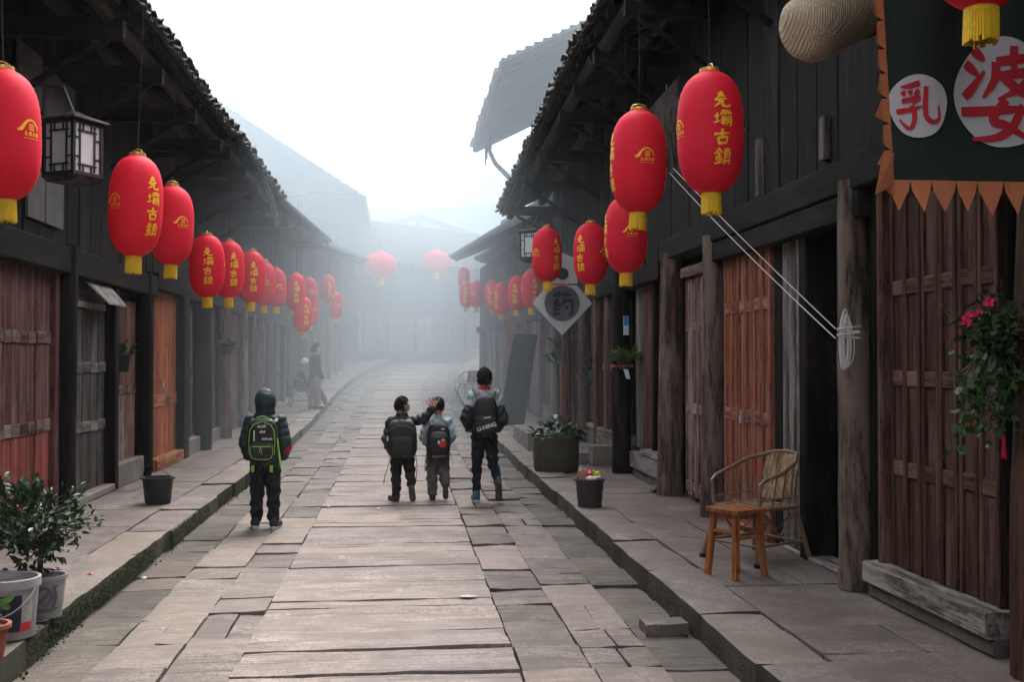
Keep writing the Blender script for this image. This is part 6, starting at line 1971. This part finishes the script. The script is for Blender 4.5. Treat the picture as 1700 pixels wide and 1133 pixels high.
B.loft([(0, 0, .38, .092, .08), (0, 0, .45, .1, .08)], 'c_dots')
foot(B, -.05, .01, -.01, k=.95); foot(B, .07, .01, .004, lift=True, k=.92)
B.head((0, .006, .915), R(-28))
B.cap((0, 0, .8), (0, .004, .86), .036, .034, 'skin')
B.grow('body', pB)
hair_cap(pB, B, seed=9, low=-.45)
o, c = pack('dark navy backpack with a grey pocket and a small red badge', loc, .28, .36, .17, 'bag2', .70, -.165)
part('pocket', sbox(MB(), (c[0], c[1] - .06, c[2] - .05), (.115, .045, .11), 3.5), ACC['bag2'], o, smooth=True, angle=70)
part('patch', sbox(MB(), (c[0], c[1] - .078, c[2] + .05), (.09, .03, .045), 2.6), ACC['greyp'], o, smooth=True, angle=70)
bdg = sbox(MB(), (c[0] + .045, c[1] - .107, c[2] - .04), (.04, .008, .045), 2.2)
bd_ = part('badge', bdg, M['redprint'], o, smooth=True)
part('badge_spot', sbox(MB(), (c[0] + .05, c[1] - .114, c[2] + .0), (.022, .008, .014), 2.2), ACC['lime'], bd_)
part('badge_spot', sbox(MB(), (c[0] + .0, c[1] - .112, c[2] - .025), (.012, .006, .022), 2.2), ACC['white'], bd_)
part('tag', MB().box(c[0] + .03, c[0] + .065, c[1] - .083, c[1] - .076, c[2] + .115, c[2] + .13), ACC['white'], o)
for q in (-1, 1):
    part('strap', MB().tube([(c[0] + q * .08, c[1] + .05, c[2] + .13), (c[0] + q * .09, c[1] + .15, c[2] + .205), (c[0] + q * .1, c[1] + .28, c[2] + .14), (c[0] + q * .12, c[1] + .28, c[2] - .05), (c[0] + q * .12, c[1] + .09, c[2] - .14)], .019, 8, flat=.35), ACC['bag2'], o, smooth=True)
ptube('webbing', [(c[0] - .13, c[1] - .02, c[2] - .13), (c[0] - .15, c[1] - .02, c[2] - .25), (c[0] - .15, c[1] - .02, c[2] - .36)], .009, ACC['bag2'], o, flat=.5)
ptube('webbing', [(c[0] + .12, c[1] - .02, c[2] - .13), (c[0] + .15, c[1] - .02, c[2] - .2), (c[0] + .155, c[1] - .02, c[2] - .3)], .005, ACC['bag2'], o, flat=.5)

# --- the tall boy
x, y = at_z(804, 833, 0)
loc = (x, y, 0.0)
H = 1.5
pT = thing('person', 'tall boy in grey blue sweater and red scarf, black jacket slipped to his elbows', 'person', loc, 'children walking up the street')
B = Body(H)
B.loft([(0, 0, .52, .082, .065), (0, 0, .6, .088, .068), (0, 0, .7, .094, .07), (0, 0, .77, .098, .068), (0, 0, .81, .085, .058), (0, 0, .85, .042, .04)], 'c_greyblue')
B.loft([(0, 0, .485, .078, .068), (0, -.004, .52, .09, .072), (0, -.006, .6, .094, .074), (0, -.006, .66, .08, .06)], 'c_black', -.004)
for q in (-1, 1):
    B.limb([(q * .085, 0, .795), (q * .115, -.01, .68)], [.042, .04], 'c_greyblue')
    B.limb([(q * .115, -.01, .695), (q * .132, -.02, .62), (q * .105, .03, .555)], [.046, .052, .04], 'c_black')
    B.hand((q * .092, .045, .54), (-q * .5, .8, -.3), (0, .3, 1), .068, 'skin', .8, .1, q)
B.limb([(-.04, 0, .5), (-.055, .015, .27), (-.06, .0, .07)], [.058, .04, .028], 'c_slim')
B.limb([(.04, 0, .5), (.07, .035, .28), (.098, -.05, .15)], [.058, .042, .03], 'c_slim')
foot(B, -.06, .0, -.012, 'shoe_blue', 'sole_white', k=.9); foot(B, .1, .0, .004, 'shoe_blue', 'sole_brown', lift=True, k=.86)
B.head((0, .006, .93), R(12), r=(.053, .063, .071))
B.cap((0, 0, .82), (0, .004, .88), .032, .03, 'skin')
B.loft([(0, 0, .835, .045, .042), (0, .0, .862, .04, .038)], 'c_red', -.006)
B.grow('body', pT)
hair_cap(pT, B, seed=12, grow_=1.13, low=-.7, rough=.06)
o, c = pack('black backpack lettered LI-NING hanging low on the tall boy', loc, .30, .43, .17, 'bag', .985, -.19, taper=.2)
part('pocket', sbox(MB(), (c[0], c[1] - .05, c[2] - .1), (.125, .045, .1), 3.5), ACC['bag'], o, smooth=True, angle=70)
for q in (-1, 1):
    part('strap', MB().tube([(c[0] + q * .03, c[1] - .04, c[2] + .16), (c[0] + q * .08, c[1] + .03, c[2] + .235), (c[0] + q * .115, c[1] + .13, c[2] + .285), (c[0] + q * .12, c[1] + .27, c[2] + .2), (c[0] + q * .13, c[1] + .27, c[2] - .02), (c[0] + q * .13, c[1] + .08, c[2] - .16)], .023, 8, flat=.4), ACC['bag'], o, smooth=True)
cu = bpy.data.curves.new('lettering', 'FONT'); cu.body = 'LI-NING'; cu.size = .062; cu.align_x = 'CENTER'; cu.extrude = .0015; cu.offset = .0012
to = bpy.data.objects.new('lettering_rough', cu); COL.objects.link(to)
dg = bpy.context.evaluated_depsgraph_get()
tm = bpy.data.meshes.new_from_object(to.evaluated_get(dg)); bpy.data.objects.remove(to)
tm.name = 'lettering'; tm.materials.clear(); tm.materials.append(ACC['white'])
lo = link('lettering', tm, o)
lo.matrix_local = Matrix.Translation((.01, c[1] - loc[1] - .0965, c[2] - loc[2] - .145)) @ Euler((math.pi / 2, 0, 0)).to_matrix().to_4x4() @ Matrix.Rotation(R(17), 4, 'Z')
mk = MB().add([(c[0] - .04, c[1] - .098, c[2] - .04), (c[0] - .01, c[1] - .098, c[2] - .018), (c[0] + .05, c[1] - .098, c[2] - .014), (c[0] + .045, c[1] - .098, c[2] - .024), (c[0] + .0, c[1] - .098, c[2] - .03)], [(0, 1, 4), (1, 2, 3, 4)])
part('logo_mark', mk, ACC['white'], o)

# --- people in the haze on the left pavement
zp = zg(27.3) + PAVE
x, z = at_y(523, 662, 27.3)
loc = (x, 27.3, zp)
pS = thing('person', 'standing person in a dark blue coat and tan trousers on the left pavement in haze', 'person', loc)
B = Body(1.62)
B.loft([(0, 0, .46, .11, .09), (0, 0, .56, .112, .09), (0, 0, .68, .115, .085), (0, 0, .78, .12, .08), (0, 0, .83, .06, .055)], 'c_blue', -.002)
for q in (-1, 1):
    B.limb([(q * .115, 0, .79), (q * .13, .01, .62), (q * .12, .07, .5)], [.045, .042, .036], 'c_blue')
    B.hand((q * .118, .08, .48), (0, .3, -1), (0, 1, .2), .07, 'skin', .3, .15, 1)
    B.limb([(q * .05, 0, .48), (q * .055, .02 * q, .26), (q * .055, .03 * q, .06)], [.068, .055, .045], 'c_tan')
    foot(B, q * .056, .03 * q, 0)
B.head((0, .012, .92), 0)
B.cap((0, 0, .82), (0, .006, .88), .034, .034, 'skin')
B.grow('body', pS, voxel=.009)
hair_cap(pS, B, seed=2)
pS.rotation_euler = (0, 0, R(-70))
x, z = at_y(500, 655, 28.4)
loc = (x, 28.4, zg(28.4) + PAVE)
pD = thing('person', 'seated person in a white cap and red shoes on the left pavement in haze', 'person', loc)
B = Body(1.55)
B.loft([(0, -.02, .28, .11, .1), (0, -.03, .36, .115, .095), (0, -.01, .48, .12, .09), (0, .02, .56, .11, .08), (0, .03, .605, .05, .05)], 'c_black')
for q in (-1, 1):
    B.limb([(q * .12, .02, .55), (q * .15, .06, .42), (q * .08, .18, .38)], [.045, .042, .036], 'c_black')
    B.hand((q * .07, .2, .38), (-q * .4, 1, -.1), (0, .2, 1), .065, 'skin', .4, .15, q)
    B.limb([(q * .06, .0, .3), (q * .075, .24, .31), (q * .07, .3 + .08 * q, .09)], [.075, .06, .045], 'c_blue')
    B.cap((q * .07, .3 + .08 * q, .05), (q * .07, .4 + .08 * q, .035), .035, .03, 'shoe_red'); 
B.head((0, .06, .7), 0)
B.cap((0, .03, .59), (0, .05, .65), .036, .034, 'skin')
B.grow('body', pD, voxel=.009)
hair_cap(pD, B, 'white_hair', seed=3, low=-.1, name='cap', rough=.01)
pD.rotation_euler = (0, 0, R(-75))
cD = dup(ch, (loc[0] - .02, loc[1] + .02, loc[2]), R(105), None, 'bamboo armchair under the seated person in the white cap')
